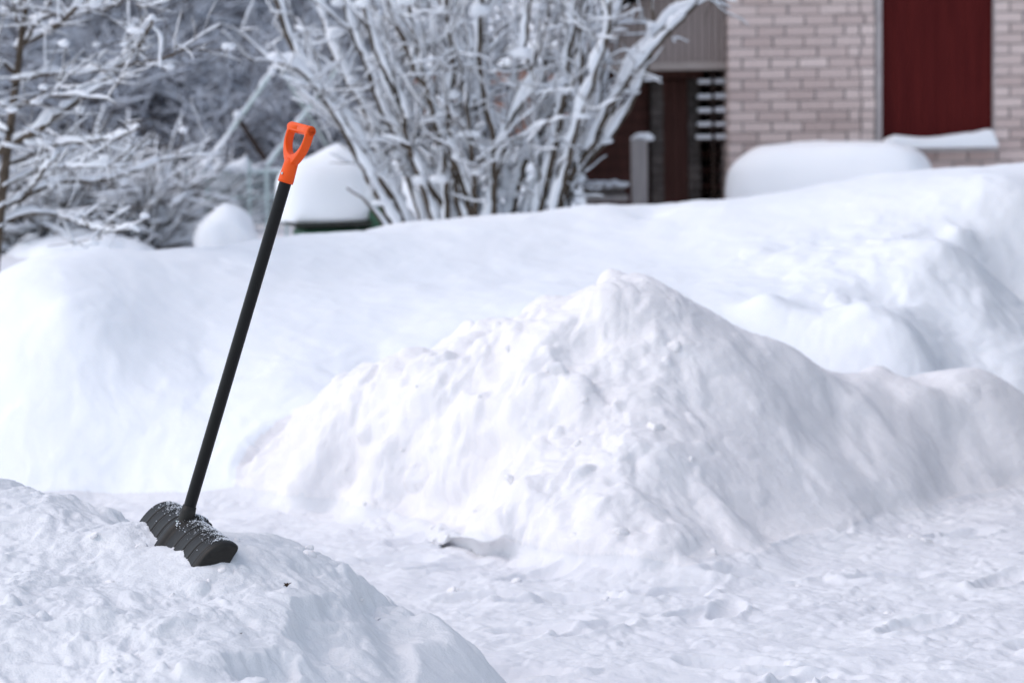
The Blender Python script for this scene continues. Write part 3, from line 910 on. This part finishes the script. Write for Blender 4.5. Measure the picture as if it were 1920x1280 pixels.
for poly, rad in LB:
    pts = [at(a, b, LT + rr.uniform(-.1, .1) + rr.choice((-.2, .25)) * i) for i, (a, b) in enumerate(poly)]
    P_ = resample(pts, .045); P_ = P_ + np.array([[rr.gauss(0, .004) for _ in range(3)] for _ in P_])
    bark = MB(); snow = MB(); L_ = len(P_)
    add_branch(bark, snow, P_, rad, rad * .4, rr.uniform(.008, .013), 7, 8, rr, gaps=.2)
    for q in range(11):
        i = rr.randint(int(L_ * .12), L_ - 1)
        t = P_[min(i + 2, L_ - 1)] - P_[max(0, i - 2)]; t /= np.linalg.norm(t)
        out = np.array([rr.gauss(0, 1), rr.gauss(0, 1), rr.gauss(.2, .6)]); out -= t * (out @ t); out /= np.linalg.norm(out)
        ang = rr.uniform(.4, 1.0)
        b_ = grow(rr, P_[i], t * math.cos(ang) + out * math.sin(ang), rr.uniform(.12, .38), .10, .045, .0)
        add_branch(bark, snow, b_, .0040, .002, rr.uniform(.003, .009), 5, 6, rr, gaps=.25)
        for w in range(3):
            k = rr.randint(1, len(b_) - 1)
            d_ = np.array([rr.gauss(.4, 1), rr.gauss(0, 1), rr.gauss(.2, .6)])
            add_branch(bark, snow, grow(rr, b_[k], d_, rr.uniform(.08, .28), .14, .045), .0024, .0015, rr.uniform(.002, .005), 4, 5, rr, gaps=.3)
        if rr.random() < .3:
            blob(snow, b_[-1] + np.array([0, 0, .015]), (rr.uniform(.015, .04), .025, rr.uniform(.01, .02)), rr)
    st = bark.build('branch', BARK, tree, True)
    so = snow.build('snow_load', SNOW_LOAD, tree, True); so.parent = st; so.location = (0, 0, 0)

# ------------------------------------------------------------------ the wood behind
def deciduous(seed, height, spread, nb, bmat, r0=.06, load=.03, base=.25, sub=9):
    rr = random.Random(seed)
    bk = MB(); cr = MB(); sn = MB()
    stems = 1 if spread < .45 * height else rr.randint(3, 5)
    for s_ in range(stems):
        d0 = np.array([rr.gauss(0, .12 if stems == 1 else .4), rr.gauss(0, .12 if stems == 1 else .4), 1.0])
        tr = grow(rr, (rr.gauss(0, .1 * (stems > 1)), rr.gauss(0, .1 * (stems > 1)), -.2), d0, height, .05, .35)
        bk.tube(tr, np.linspace(r0 / math.sqrt(stems), r0 * .25, len(tr)), 6)
        for q in range(nb // stems):
            i = rr.randint(max(1, int(base * len(tr))), len(tr) - 1)
            a = rr.random() * 6.28
            fr = i / len(tr)
            d_ = np.array([math.cos(a), math.sin(a), rr.uniform(.15, 1.0)])
            ln = spread * rr.uniform(.5, 1.0) * (1.15 - .75 * fr)
            b_ = grow(rr, tr[i], d_, ln, .08, .18, .01)
            add_branch(cr, sn, b_, .016, .008, load, 4, 5, rr, gaps=.25)
            for w in range(int(sub * 1.6)):
                k = rr.randint(1, len(b_) - 1)
                d2 = np.array([rr.gauss(0, 1), rr.gauss(0, 1), rr.gauss(.25, .6)]) + .7 * d_
                c_ = grow(rr, b_[k], d2, rr.uniform(.25, .8), .12, .16)
                add_branch(cr, sn, c_, .007, .004, load * rr.uniform(.4, .9), 3, 4, rr, gaps=.3)
    return bk, cr, sn


def spruce(seed, height):
    rr = random.Random(seed)
    bk = MB(); cr = MB(); sn = MB()
    bk.tube([(0, 0, -.2), (0, 0, height * .5), (0, 0, height)], [.11, .07, .015], 7)
    z = .3
    while z < height - .1:
        R = (height - z) * .30 + .12
        for q in range(rr.randint(6, 9)):
            a = rr.random() * 6.28
            d_ = np.array([math.cos(a), math.sin(a), .12])
            b_ = grow(rr, (0, 0, z + rr.uniform(-.1, .1)), d_, R * rr.uniform(.7, 1.1), .05, .16, -.07)
            rad = np.linspace(.05, .10, len(b_)) * np.linspace(1.2, .5, len(b_))
            cr.tube(b_, rad, 5, .6)
            for w in range(5):
                k = rr.randint(1, len(b_) - 1)
                side = np.array([-d_[1], d_[0], 0]) * rr.choice((-1, 1)) + d_ * .6 + np.array([0, 0, rr.uniform(-.5, 0)])
                c_ = grow(rr, b_[k], side, rr.uniform(.15, .4), .1, .1, -.08)
                cr.tube(c_, np.linspace(.04, .012, len(c_)), 4, .6)
                if rr.random() < .6:
                    sn.tube(c_ + np.array([0, 0, .03]), np.linspace(.04, .02, len(c_)) * rr.uniform(.6, 1.2), 5, .6)
            if rr.random() < .75:
                sn.tube(b_[1:] + np.array([0, 0, .045]), rad[1:] * rr.uniform(.6, 1.1), 6, .6)
        z += .30
    return bk, cr, sn


def proto(name, parts, mats, label, cat, group):
    root = empty(name, (0, 0, 0)); tag(root, label, cat, group)
    ch = [mb.build(nm, mt, root, True) for nm, mb, mt in zip(('trunk', 'crown', 'snow_load'), parts, mats)]
    return root, ch


def put(pr, loc, rz, s, first, label=None):
    root, ch = pr
    if first:
        r = root
    else:
        r = root.copy(); COL.objects.link(r)
        for c in ch:
            c2 = c.copy(); COL.objects.link(c2); c2.parent = r
    r.location = loc; r.rotation_euler = (0, 0, rz); r.scale = (s, s, s * random.uniform(.9, 1.1))
    if label: r['label'] = label
    return r


WOOD = 'snow-laden trees of the wood behind the yard'
G_B = 'bare snow-laden bush standing among the bushes at the near edge of the wood'
G_T = 'slender bare tree with snowy twigs standing in the wood at the back'
G_W = 'tall warm-brown bare tree rising at the back of the wood'
G_S = 'dark snow-dusted spruce deep in the wood or added out of view at the right'
pb = [proto('wood_bush', deciduous(100 + i, 2.2, 1.5, 60, BARK_HAZY, .04, .017, .05, 9), (BARK_HAZY, BARK_HAZY, SHADED_FROST), G_B, 'bush', 'snow-laden bushes at the near edge of the wood') for i in range(3)]
pt = [proto('bare_tree', deciduous(200 + i, 6.0, 1.9, 60, BARK_HAZY, .075, .016, .12, 9), (BARK_HAZY, BARK_HAZY, SHADED_FROST), G_T, 'tree', 'slender snowy trees of the wood') for i in range(3)]
pw = [proto('brown_tree', deciduous(300 + i, 7.5, 2.2, 60, BARK_WARM, .085, .012, .25, 9), (BARK_WARM, BARK_WARM, SHADED_FROST), G_W, 'tree', 'warm brown trees at the back of the wood') for i in range(2)]
ps = [proto('spruce_tree', spruce(400 + i, 6.5), (BARK_HAZY, NEEDLE_HAZY, SHADED_FROST), G_S, 'tree', 'dark spruces deep in the wood') for i in range(2)]
pl = [proto('low_bush', deciduous(500 + i, .75, .55, 46, BARK, .015, .026, .05, 5), (BARK, BARK, SNOW_LOAD), 'low bush bowed under snow near the pale metal frame', 'bush', 'low snow-covered bushes around the pale metal frame') for i in range(2)]
rr = random.Random(31)
used = set()


def plant(protos, key, x, y, s):
    k = rr.randrange(len(protos)); first = (key, k) not in used; used.add((key, k))
    z = float(base_h(np.array([x]), np.array([y]))[0])
    put(protos[k], (x, y, z - .05), rr.random() * 6.28, s, first)


def spread_u(n, a, b):
    return [a + (b - a) * (i + rr.uniform(.1, .9)) / n for i in range(n)]


for u in spread_u(7, 20, 370): plant(pl, 'l', at(u, 300, 20.5)[0], rr.uniform(18.6, 23), rr.uniform(.6, 1.1))
for u in spread_u(9, 0, 760): plant(pb, 'b', at(u, 300, 25)[0], rr.uniform(24, 27), rr.uniform(.6, .95))
for u in spread_u(9, -60, 640): plant(pb, 'b', at(u, 300, 30)[0], rr.uniform(28, 32), rr.uniform(.8, 1.2))
for u in spread_u(7, -80, 560): plant(pt, 't', at(u, 300, 33)[0], rr.uniform(31, 36), rr.uniform(.8, 1.05))
for u in spread_u(9, -100, 700): plant(pb, 'b', at(u, 300, 37)[0], rr.uniform(35, 40), rr.uniform(1.1, 1.6))
for u in spread_u(9, -120, 560): plant(pw, 'w', at(u, 300, 42)[0], rr.uniform(39, 46), rr.uniform(.9, 1.2))
for u in spread_u(7, -120, 540): plant(ps, 's', at(u, 300, 52)[0], rr.uniform(48, 56), rr.uniform(1.0, 1.35))
for u in spread_u(8, -140, 560): plant(ps, 's', at(u, 300, 64)[0], rr.uniform(58, 70), rr.uniform(1.3, 1.8))

for x_, y_, s_ in ((4.5, 6.8, 1.0), (4.9, 9.0, 1.1), (5.4, 11.2, 1.1), (6.1, 13.4, 1.15)): plant(ps, 's', x_, y_, s_)  # spruces added out of view to block sky light from the right
for u in spread_u(5, 640, 1250): plant(pt, 't', at(u, 300, 50)[0], rr.uniform(46, 56), rr.uniform(1.0, 1.3))

# ------------------------------------------------------------------ smooth snow caps
def cap(name, c, r, rot, exp, rr, label, cat, group=None, lobes=(), parent=None, mat=None, flat=-.6, rough=.03, base=0):
    """superellipsoid dome of settled snow, lower part cut flat"""
    nu, nv = 72, 36
    V = []
    for j in range(nv + 1):
        ph = -math.pi / 2 + math.pi * j / nv
        for i in range(nu):
            th = 2 * math.pi * i / nu
            sp = lambda w: math.copysign(abs(w) ** exp, w)
            p = np.array([sp(math.cos(ph)) * sp(math.cos(th)), sp(math.cos(ph)) * sp(math.sin(th)), sp(math.sin(ph))])
            for (lx, ly, lh, lw) in lobes:
                if p[2] > -.2:
                    p[2] += lh * math.exp(-((p[0] - lx) ** 2 + (p[1] - ly) ** 2) / lw ** 2) * min(1, (p[2] + .2))
            p[2] = max(p[2], flat)
            V.append(p * np.array(r))
    V = np.array(V)
    a = rr.random() * 10
    V[:, :2] *= (1.18 - base * V[:, [2]] / r[2]) if base else 1.0
    V += rough * min(r) * np.stack([fbm(V[:, 1] * 3 + a, V[:, 2] * 3, 2, 5), fbm(V[:, 0] * 3 + a, V[:, 2] * 3, 2, 6), fbm(V[:, 0] * 3, V[:, 1] * 3 + a, 2, 7)], 1)
    cs, sn = math.cos(rot), math.sin(rot)
    V = V @ np.array([[cs, sn, 0], [-sn, cs, 0], [0, 0, 1]])
    f = [(j * nu + i, j * nu + (i + 1) % nu, (j + 1) * nu + (i + 1) % nu, (j + 1) * nu + i) for j in range(nv) for i in range(nu)]
    mb = MB(); mb.add(V + np.array(c), f)
    o = mb.build(name, mat or SNOW_FRESH, parent, True)
    if parent is None: tag(o, label, cat, group)
    return o


rr = random.Random(3)
# long hump in front of the brick wall
c = at(1552, 385, 21.1)
cap('snow_hump', (c[0] + .03, 21.15, c[2] - .06), (.89, .52, .61), math.radians(-16), .50, rr, 'wide smooth rounded hump of snow in front of the brick wall below the red shutter', 'snow hump')
# snow humps near the greenhouse frame
for (a, b_, d, rx, rz, lab) in ((425, 444, 19.2, .22, .25, 'round snow hump under the pale metal frame'),
                                (300, 446, 20.5, .50, .25, 'broad low snow hump left of the pale metal frame'),
                                (150, 476, 19.0, .50, .17, 'low snow hump at the far left behind the bank')):
    c = at(a, b_, d)
    cap('snow_hump', (c[0], c[1], c[2]), (rx, rx * .9, rz), rr.random(), 1.0, rr, lab, 'snow hump', 'snow humps around the pale metal frame', rough=.22, base=.15)

c = at(890, 400, 19.4)
cap('snow_drift', (c[0], 19.45, c[2]), (.90, .4, .58), 0, .9, rr, 'soft drift of snow lying against the salmon shed behind the big shrub', 'snow drift')

# ------------------------------------------------------------------ green garden box under its snow cap
BX = 16.6
bc = at(640, 418, BX)
box = empty('garden_box', Vector((bc[0], BX, bc[2] - .35)))
tag(box, 'dark green garden box with black rim half buried left of the big shrub', 'garden box')
M = Matrix.Translation(Vector((bc[0], BX, bc[2]))) @ Matrix.Rotation(math.radians(14), 4, 'Z')
mb = MB(); mb.box((-.30, -.26, -.40), (.15, .26, -.03), M); mb.box((.152, -.26, -.40), (.40, .26, .10), M); bevel(mb.build('body', GREEN, box), .03, 3)
mb = MB(); mb.box((-.36, -.30, -.012), (.16, .30, .020), M); bevel(mb.build('lid_rim', DARK_RIM, box), .008, 2)
cap('snow_pillow', (bc[0] - .10, BX, bc[2] + .16), (.335, .30, .27), math.radians(14), .62, rr, 'tall rounded cap of snow with a lobe on the green garden box', 'snow cap', lobes=((.25, 0, .42, .45),), flat=-.52)
cap('snow_pillow', (bc[0] + .19, BX + .22, bc[2] + .20), (.22, .25, .26), 0, .8, rr, 'pale pillow of snow behind the left stem of the big shrub', 'snow cap')

# ------------------------------------------------------------------ metal greenhouse frame
gf = empty('greenhouse_frame', Vector(at(390, 450, 20)))
tag(gf, 'bare pale green metal greenhouse frame with sloping rafters and snow on its rail', 'greenhouse frame')
A = lambda a, b_, d=20.0: at(a, b_, d)
def strut(name, p, q, r=.016, mat=METAL_PALE, snow=0.0):
    mb = MB(); mb.bar(p, q, r * 2); o = mb.build(name, mat, gf)
    if snow:
        s_ = MB(); pts = resample([np.array(p), (np.array(p) + np.array(q)) / 2, np.array(q)], .05)
        add_branch(MB(), s_, pts, r, r, snow, 4, 7, rr, gaps=.15)
        so = s_.build('snow_load', SNOW_LOAD, gf, True); so.parent = o; so.location = (0, 0, 0)
    return o
strut('rafter', A(384, 316), A(520, 122), .012, snow=.006)
strut('rafter', A(522, 122), A(640, 318, 21.2), .012, snow=.006)
strut('rafter', A(500, 314, 20.1), A(640, 118, 20.1), .012, snow=.006)
strut('ridge', A(520, 130), A(652, 126, 20.2), .016, mat=DARK_RIM)
strut('eave_rail', A(336, 325), A(545, 321, 20.1), .012, snow=.010)
strut('brace', A(440, 212, 20.6), A(498, 300, 20.6), .020, mat=DARK_WOOD)
for a, t, b_, m_ in ((388, 318, 442, METAL_PALE), (467, 300, 440, METAL_PALE), (500, 316, 430, METAL_PALE), (536, 318, 430, METAL_PALE)):
    strut('post', A(a, t), A(a + 2, b_ + 30), .013, mat=m_)
strut('post', A(343, 328), A(345, 372), .030, mat=DARK_RIM)
net = MB()
for k in range(26):
    u_ = 380 + k * 7
    for sg in (-1, 1):
        net.tube([A(u_, 324, 20.06), A(u_ + sg * 50, 424, 20.06)], [.0022, .0022], 3)
net.build('wire_net', METAL_PALE, gf)
strut('side_rail', A(388, 372), A(545, 368), .008)
c = A(430, 318)
mb = MB()
for k, (a, w, h) in enumerate(((400, 22, 7), (420, 22, 9), (440, 20, 10), (455, 12, 14), (461, 6, 20))):
    blob(mb, A(a, 320 - h * .6), (w * .0044, .06, h * .0044), rr)
for (a, b_, w, h) in ((521, 122, 9, 9), (510, 138, 6, 9), (385, 312, 11, 12), (446, 220, 10, 9), (345, 322, 10, 8)):
    blob(mb, A(a, b_ - 4), (w * .0044, .06, h * .0044), rr)
mb.build('snow_load', SNOW_LOAD, gf, True)

# ------------------------------------------------------------------ brick house
HY = 22.0
x0 = at(1367, 200, HY)[0]; xo0 = at(1654, 200, HY)[0]; xo1 = at(1863, 200, HY)[0]; x1 = x0 + 6.0
zs = at(1760, 276, HY)[2]; ztop = 3.9; zbot = -.1
house = empty('brick_house', Vector((x0, HY, 0)))
tag(house, 'pinkish grey brick house with a closed dark red shutter at the right', 'house')
mb = MB()                                     # mortar core, just behind the brick faces
mb.box((x0 + .012, HY + .012, zbot), (xo0 - .03, HY + .25, ztop))
mb.box((xo1 + .03, HY + .012, zbot), (x1, HY + .25, ztop))
mb.box((xo0 - .03, HY + .0125, zbot), (xo1 + .03, HY + .25, zs - .07))
mb.box((xo0 - .03, HY + .0125, 3.45), (xo1 + .03, HY + .25, ztop))
mb.box((x0 + .0125, HY + .25, zbot), (x0 + .25, HY + 6, ztop))
mb.build('mortar', MORTAR, house)
bv = []; tone = []; bf = []
rr = random.Random(77)
ROW = .0955; BL = .272; J = .013
def brick(xa, xb, za, zb, y0=None, pale=0):
    y0 = HY + rr.uniform(-.007, .006)
    j = lambda: rr.uniform(-.003, .003)
    b = len(bv)
    lo = [(xa + j(), y0, za + j()), (xb + j(), y0, za + j()), (xb + j(), y0, zb + j()), (xa + j(), y0, zb + j())]
    bv.extend(lo); bv.extend([(p[0], HY + .10, p[2]) for p in lo])
    bf.extend([(b, b + 1, b + 2, b + 3), (b + 1, b + 5, b + 6, b + 2), (b + 4, b, b + 3, b + 7), (b + 3, b + 2, b + 6, b + 7), (b, b + 4, b + 5, b + 1)])
    tone.extend([min(1, max(0, rr.gauss(.28, .17) + pale))] * 8)
z = zbot; r = 0
while z + ROW < ztop:
    segs = [(x0, xo0 - .055, 0), (xo1 + .012, x1, 1)] if (z > zs - .08 and z < 3.45) else [(x0, x1, 0)]
    for sa, sb, hdr in segs:
        xx = sa
        off = (r % 2) * .5
        first = True
        while xx < sb - .02:
            L_ = BL * rr.uniform(.93, 1.05)
            if first:
                L_ = BL * (.48 if r % 2 else .98) if not hdr else BL * (.52 if r % 2 == 0 else .98)
            e = xx + L_
            last = False
            if len(segs) == 2 and sb == xo0 - .055 and sb - e < .19:
                if r % 2 == 0 and sb - xx > .2:
                    e = sb - .135
                elif sb - e < .08: e = sb
                last = e == sb
            if sb - e < .05: e = sb
            pale = .28 if (first and r % 2 == 0 and L_ < .2) or (len(segs) == 2 and e - xx < .17) else 0
            brick(xx, min(e, sb) - J * rr.uniform(.9, 1.7), z, z + ROW - J, pale=pale)
            xx = e; first = False
    z += ROW; r += 1
# return side of the house
y = HY + .10; r = 0; z = zbot
while z + ROW < ztop:
    y = HY + (.10 if r % 2 else .24)
    while y < HY + 6:
        b = len(bv); j = rr.uniform(-.003, .003)
        q = [(x0 + j, y, z), (x0 + j, y + BL - J, z), (x0 + j, y + BL - J, z + ROW - J), (x0 + j, y, z + ROW - J)]
        bv.extend(q); bv.extend([(x0 + .05, p[1], p[2]) for p in q])
        bf.extend([(b + 3, b + 2, b + 1, b), (b + 3, b + 7, b + 6, b + 2), (b, b + 1, b + 5, b + 4), (b, b + 4, b + 7, b + 3), (b + 1, b + 2, b + 6, b + 5)])
        tone.extend([min(1, max(0, rr.gauss(.28, .1)))] * 8); y += BL
    z += ROW; r += 1
mb = MB(); mb.add(np.array(bv), bf)
bo = mb.build('wall', BRICK, house)
ta = bo.data.attributes.new('tone', 'FLOAT', 'POINT'); ta.data.foreach_set('value', tone)
mb = MB(); mb.box((x0 - .5, HY - .40, ztop + .002), (x1 + .5, HY + 6.4, ztop + .16)); mb.build('roof', TRIM, house)
mb = MB()
nb = 8; bw = (xo1 - xo0) / nb
for i in range(nb):
    mb.box((xo0 + i * bw + .0006, HY + .075, zs + .02), (xo0 + (i + 1) * bw - .0006, HY + .11, 3.45))
sh_ = bevel(mb.build('shutter', RED_BOARD, house), .0015, 1)
mb = MB(); mb.box((xo0 - .05, HY - .012, zs - .03), (xo0 - .004, HY + .12, 3.46)); mb.build('window_frame', TRIM, house)
mb = MB(); mb.box((xo1 + .001, HY + .006, zs - .03), (xo1 + .011, HY + .12, 3.46)); mb.build('window_frame', TRIM, house)
mb = MB(); mb.box((xo0 - .02, HY - .14, zs - .045), (xo1 + .012, HY + .07, zs - .005)); mb.build('sill', TRIM, house)
# snow on the sill
n = 60; xs = np.linspace(xo0 - .015, xo1 + .008, n); V = []; K = 12
for i, xx in enumerate(xs):
    t = i / (n - 1)
    h = .115 + .02 * math.sin(t * 7 + 2) + .03 * max(0, 1 - abs(t - .93) / .12) - .06 * max(0, 1 - t / .12)
    e = min(1, min(i, n - 1 - i) / 3 + .35)
    for k in range(K):
        a = k / (K - 1) * math.pi
        yy = -.055 - math.copysign(abs(math.cos(a)) ** .5, math.cos(a)) * .125
        V.append((xx, HY + yy, zs - .003 + h * e * math.sin(a) ** .55))
f = [(i * K + k, (i + 1) * K + k, (i + 1) * K + k + 1, i * K + k + 1) for i in range(n - 1) for k in range(K - 1)]
f += [tuple(range(K - 1, -1, -1)), tuple((n - 1) * K + k for k in range(K))]
mb = MB(); mb.add(V, f); tag(mb.build('snow_ledge', SNOW_FRESH, None, True), 'thick ledge of snow lying on the sill under the dark red shutter', 'snow')

# ------------------------------------------------------------------ carport beside the house
cp = empty('carport', Vector((at(1240, 380, 22.4)[0], 22.4, .1)))
tag(cp, 'dark open carport with beige boarded gable joined to the brick house', 'carport')
CY = 22.25
xl = at(1085, 130, CY)[0]; xr = x0 - .004
zb = at(1250, 128, CY)[2]
mb = MB(); nbd = 22; w = (xr - xl) / nbd
for i in range(nbd):
    zt = zb + .30 + (i + .5) / nbd * .75
    mb.box((xl + i * w + .004, CY + (i % 2) * .006, zb + .05), (xl + (i + 1) * w - .004, CY + .03, min(zt, 3.2)))
mb.build('gable_boards', CLAD, cp)
mb = MB(); mb.box((xl - .05, CY - .02, zb - .02), (xr, CY + .10, zb + .05)); mb.build('fascia', CLAD_TRIM, cp)
mb = MB()
mb.add([(xl - .25, CY - .25, zb + .26), (xr, CY - .25, zb + 1.10), (xr, CY + 4.4, zb + 1.10), (xl - .25, CY + 4.4, zb + .26),
        (xl - .25, CY - .25, zb + .32), (xr, CY - .25, zb + 1.16), (xr, CY + 4.4, zb + 1.16), (xl - .25, CY + 4.4, zb + .32)],
       [(0, 3, 2, 1), (4, 5, 6, 7), (0, 1, 5, 4), (1, 2, 6, 5), (2, 3, 7, 6), (3, 0, 4, 7)])
mb.build('roof', GREY_ROOF, cp)
mb = MB(); mb.box((xl, CY + 2.6, -.2), (at(1302, 200, CY + 2.6)[0], CY + 2.7, zb + .8)); mb.build('back_wall', DARK_WOOD, cp)
mb = MB(); mb.box((xl - .02, CY + .12, -.2), (xl + .06, CY + 2.6, zb + .3)); mb.build('side_wall', DARK_WOOD, cp)
mb = MB(); z = .1; xe = at(1216, 200, CY + .5)[0]
while z < zb - .05:
    mb.box((xl + .07, CY + .5 + .012 * (int(z * 10) % 2), z), (xe, CY + .53, z + .105)); z += .112
mb.build('board_wall', DOOR_WOOD, cp)
# solid rear slat wall; pale shelf strips stand in for daylight between slats
ys = CY + 1.9
xa = at(1306, 200, ys)[0]; xb = xr - .01
mb = MB(); mb.box((xa, ys, -.2), (xb, ys + .03, zb + .7)); mb.build('slat_wall', DARK_WOOD, cp)
yr = CY + .14
xa = at(1306, 200, yr)[0]; xb = at(1366, 200, yr)[0]; xm_ = at(1337, 200, yr)[0]
for q in (153, 181, 207, 233, 257):
    z = at(1336, q + 4, yr)[2]
    mb = MB(); mb.box((xa, yr, z - .016), (xb, yr + .3, z)); mb.build('shelf', DARK_WOOD, cp)
    mb = MB(); mb.box((xa + .02 * rr.random(), yr - .01, z + .001), (xm_ - .012, yr + .2, z + .040)); bevel(mb.build('daylight_strip', SNOW_LOAD, cp), .01, 2)
    mb = MB(); mb.box((xm_ + .012, yr - .01, z + .001), (xb - .005, yr + .2, z + .044 * rr.uniform(.8, 1.1))); bevel(mb.build('daylight_strip', SNOW_LOAD, cp), .01, 2)
mb = MB(); mb.box((xm_ - .011, yr - .02, -.1), (xm_ + .011, yr + .03, at(1336, 135, yr)[2])); mb.build('slat_post', DARK_WOOD, cp)
# stone pillars and door
for a, b_ in ((1220, 1242), (1290, 1311)):
    xa = at(a, 200, 22.7)[0]; xb = at(b_, 200, 22.7)[0]
    mb = MB(); z = -.1; k = 0
    zt = at(1230, 150, 22.7)[2]
    while z < zt:
        e = .006 * rr.random(); hgt = rr.uniform(.07, .10)
        mb.box((xa - e, 22.62 - e, z), (xb + e * 1.5, 22.8, min(z + hgt - .008, zt)))
        z += hgt; k += 1
    mb.box((xa + .012, 22.64, -.1), (xb - .012, 22.79, zt - .001))
    bevel(mb.build('pillar', STONE, cp), .006, 1)
xa = at(1242, 200, 22.72)[0]; xb = at(1290, 200, 22.72)[0]
mb = MB()
for i in range(3):
    w = (xb - xa) / 3; mb.box((xa + i * w + .003, 22.72, -.1), (xa + (i + 1) * w - .003, 22.76, at(1260, 152, 22.72)[2]))
mb.build('door', DOOR_WOOD, cp)
mb = MB(); mb.box((at(1212, 140, 22.6)[0], 22.58, at(1230, 149, 22.6)[2] + .002), (at(1318, 140, 22.6)[0], 22.8, at(1230, 133, 22.6)[2])); mb.build('lintel', DOOR_WOOD, cp)
# things standing in and before the carport
xa = at(1184, 300, 21.6)[0]; xb = at(1214, 300, 21.6)[0]; zt = at(1200, 262, 21.6)[2]
pb_ = empty('pale_post', Vector(((xa + xb) / 2, 21.65, 0)))
tag(pb_, 'pale grey wooden post with a snowy top standing before the dark carport', 'post')
mb = MB(); mb.box((xa, 21.6, 0), (xb, 21.72, zt)); bevel(mb.build('board', PALE_WOOD, pb_), .006, 1)
mb = MB()
for k in range(7):
    blob(mb, ((xa + xb) / 2 + rr.gauss(.02, .05), 21.65, zt + .005 + rr.random() * .03), (.06, .06, .028), rr)
mb.build('snow_load', SNOW_LOAD, pb_, True)
ws_ = empty('plank_stack', Vector(at(1140, 375, 21.4)))
tag(ws_, 'low stack of grey planks dusted with snow beside the pale post', 'planks')
for k in range(3):
    p = at(1100, 372 - 12 * k, 21.4); q = at(1178 - 6 * k, 372 - 12 * k, 21.4)
    mb = MB(); mb.box((p[0], 21.4 + .02 * k, p[2] - .03), (q[0], 21.7, p[2] + .02)); mb.build('plank', PALE_WOOD if k != 1 else STONE, ws_)
mb = MB()
for k in range(12):
    blob(mb, at(1104 + k * 6, 343 + rr.random() * 5, 21.5), (.05, .09, .025), rr)
mb.build('snow_load', SNOW_LOAD, ws_, True)
wr = empty('firewood_rack', Vector(at(1340, 380, 22.9)))
tag(wr, 'dark firewood rack under the slats beside the brick corner', 'rack')
for k in range(3):
    mb = MB(); p = at(1310, 300 + 30 * k, 22.9); q = at(1364, 300 + 30 * k, 22.9)
    mb.box((p[0], 22.9, p[2] - .012), (q[0], 23.2, p[2] + .012)); mb.build('shelf', DARK_WOOD, wr)
    mb = MB()
    for j in range(5):
        xx = p[0] + (j + .5) / 5 * (q[0] - p[0]); mb.tube([(xx, 22.92, p[2] + .055), (xx, 23.18, p[2] + .055)], .024, 8)
    mb.build('firewood', DOOR_WOOD, wr)

# ------------------------------------------------------------------ salmon shed behind the shrub
sy = 20.0
xa = at(722, 150, sy)[0]; xb = at(1092, 150, sy)[0]
zf = at(900, 158, sy)[2]
sd = empty('wooden_shed', Vector(((xa + xb) / 2, sy, .2)))
tag(sd, 'low salmon-red wooden shed with a snowy roof half hidden behind the big shrub', 'shed')
mb = MB(); z = .2
while z < zf - .1:
    mb.box((xa + .1, sy + .12 + .004 * rr.random(), z), (xb - .1, sy + .16, z + .118)); z += .125
mb.build('wall', SALMON, sd)
mb = MB(); mb.box((xa + .1, sy + .16, .15), (xb - .1, sy + 1.6, zf - .05)); mb.build('dark_core', DARK_WOOD, sd)
mb = MB(); mb.box((xa, sy - .02, zf), (xb, sy + .02, zf + .115)); mb.build('fascia', SALMON, sd)
mb = MB()
mb.add([(xa - .05, sy - .08, zf + .117), (xb + .05, sy - .08, zf + .117), (xb + .05, sy + 1.7, zf + .62), (xa - .05, sy + 1.7, zf + .62),
        (xa - .05, sy - .08, zf + .14), (xb + .05, sy - .08, zf + .14), (xb + .05, sy + 1.7, zf + .645), (xa - .05, sy + 1.7, zf + .645)],
       [(0, 3, 2, 1), (4, 5, 6, 7), (0, 1, 5, 4), (1, 2, 6, 5), (2, 3, 7, 6), (3, 0, 4, 7)])
mb.build('roof', GREY_ROOF, sd)
V = []; nx, ny = 40, 16
for j in range(ny):
    for i in range(nx):
        s_, t_ = i / (nx - 1), j / (ny - 1)
        e = min(1, (min(s_, 1 - s_) * 14)) ** .5 * min(1, (min(t_, 1 - t_) * 8)) ** .5
        V.append((xa - .05 + s_ * (xb - xa + .1), sy - .10 + t_ * 1.82, zf + .142 + t_ * .505 + .26 * e + .02 * math.sin(s_ * 9) * e))
f = [(j * nx + i, j * nx + i + 1, (j + 1) * nx + i + 1, (j + 1) * nx + i) for j in range(ny - 1) for i in range(nx - 1)]
mb = MB(); mb.add(V, f); tag(mb.build('roof_snow', SNOW_FRESH, None, True), 'thick blanket of snow on the roof of the salmon shed behind the shrub', 'snow')
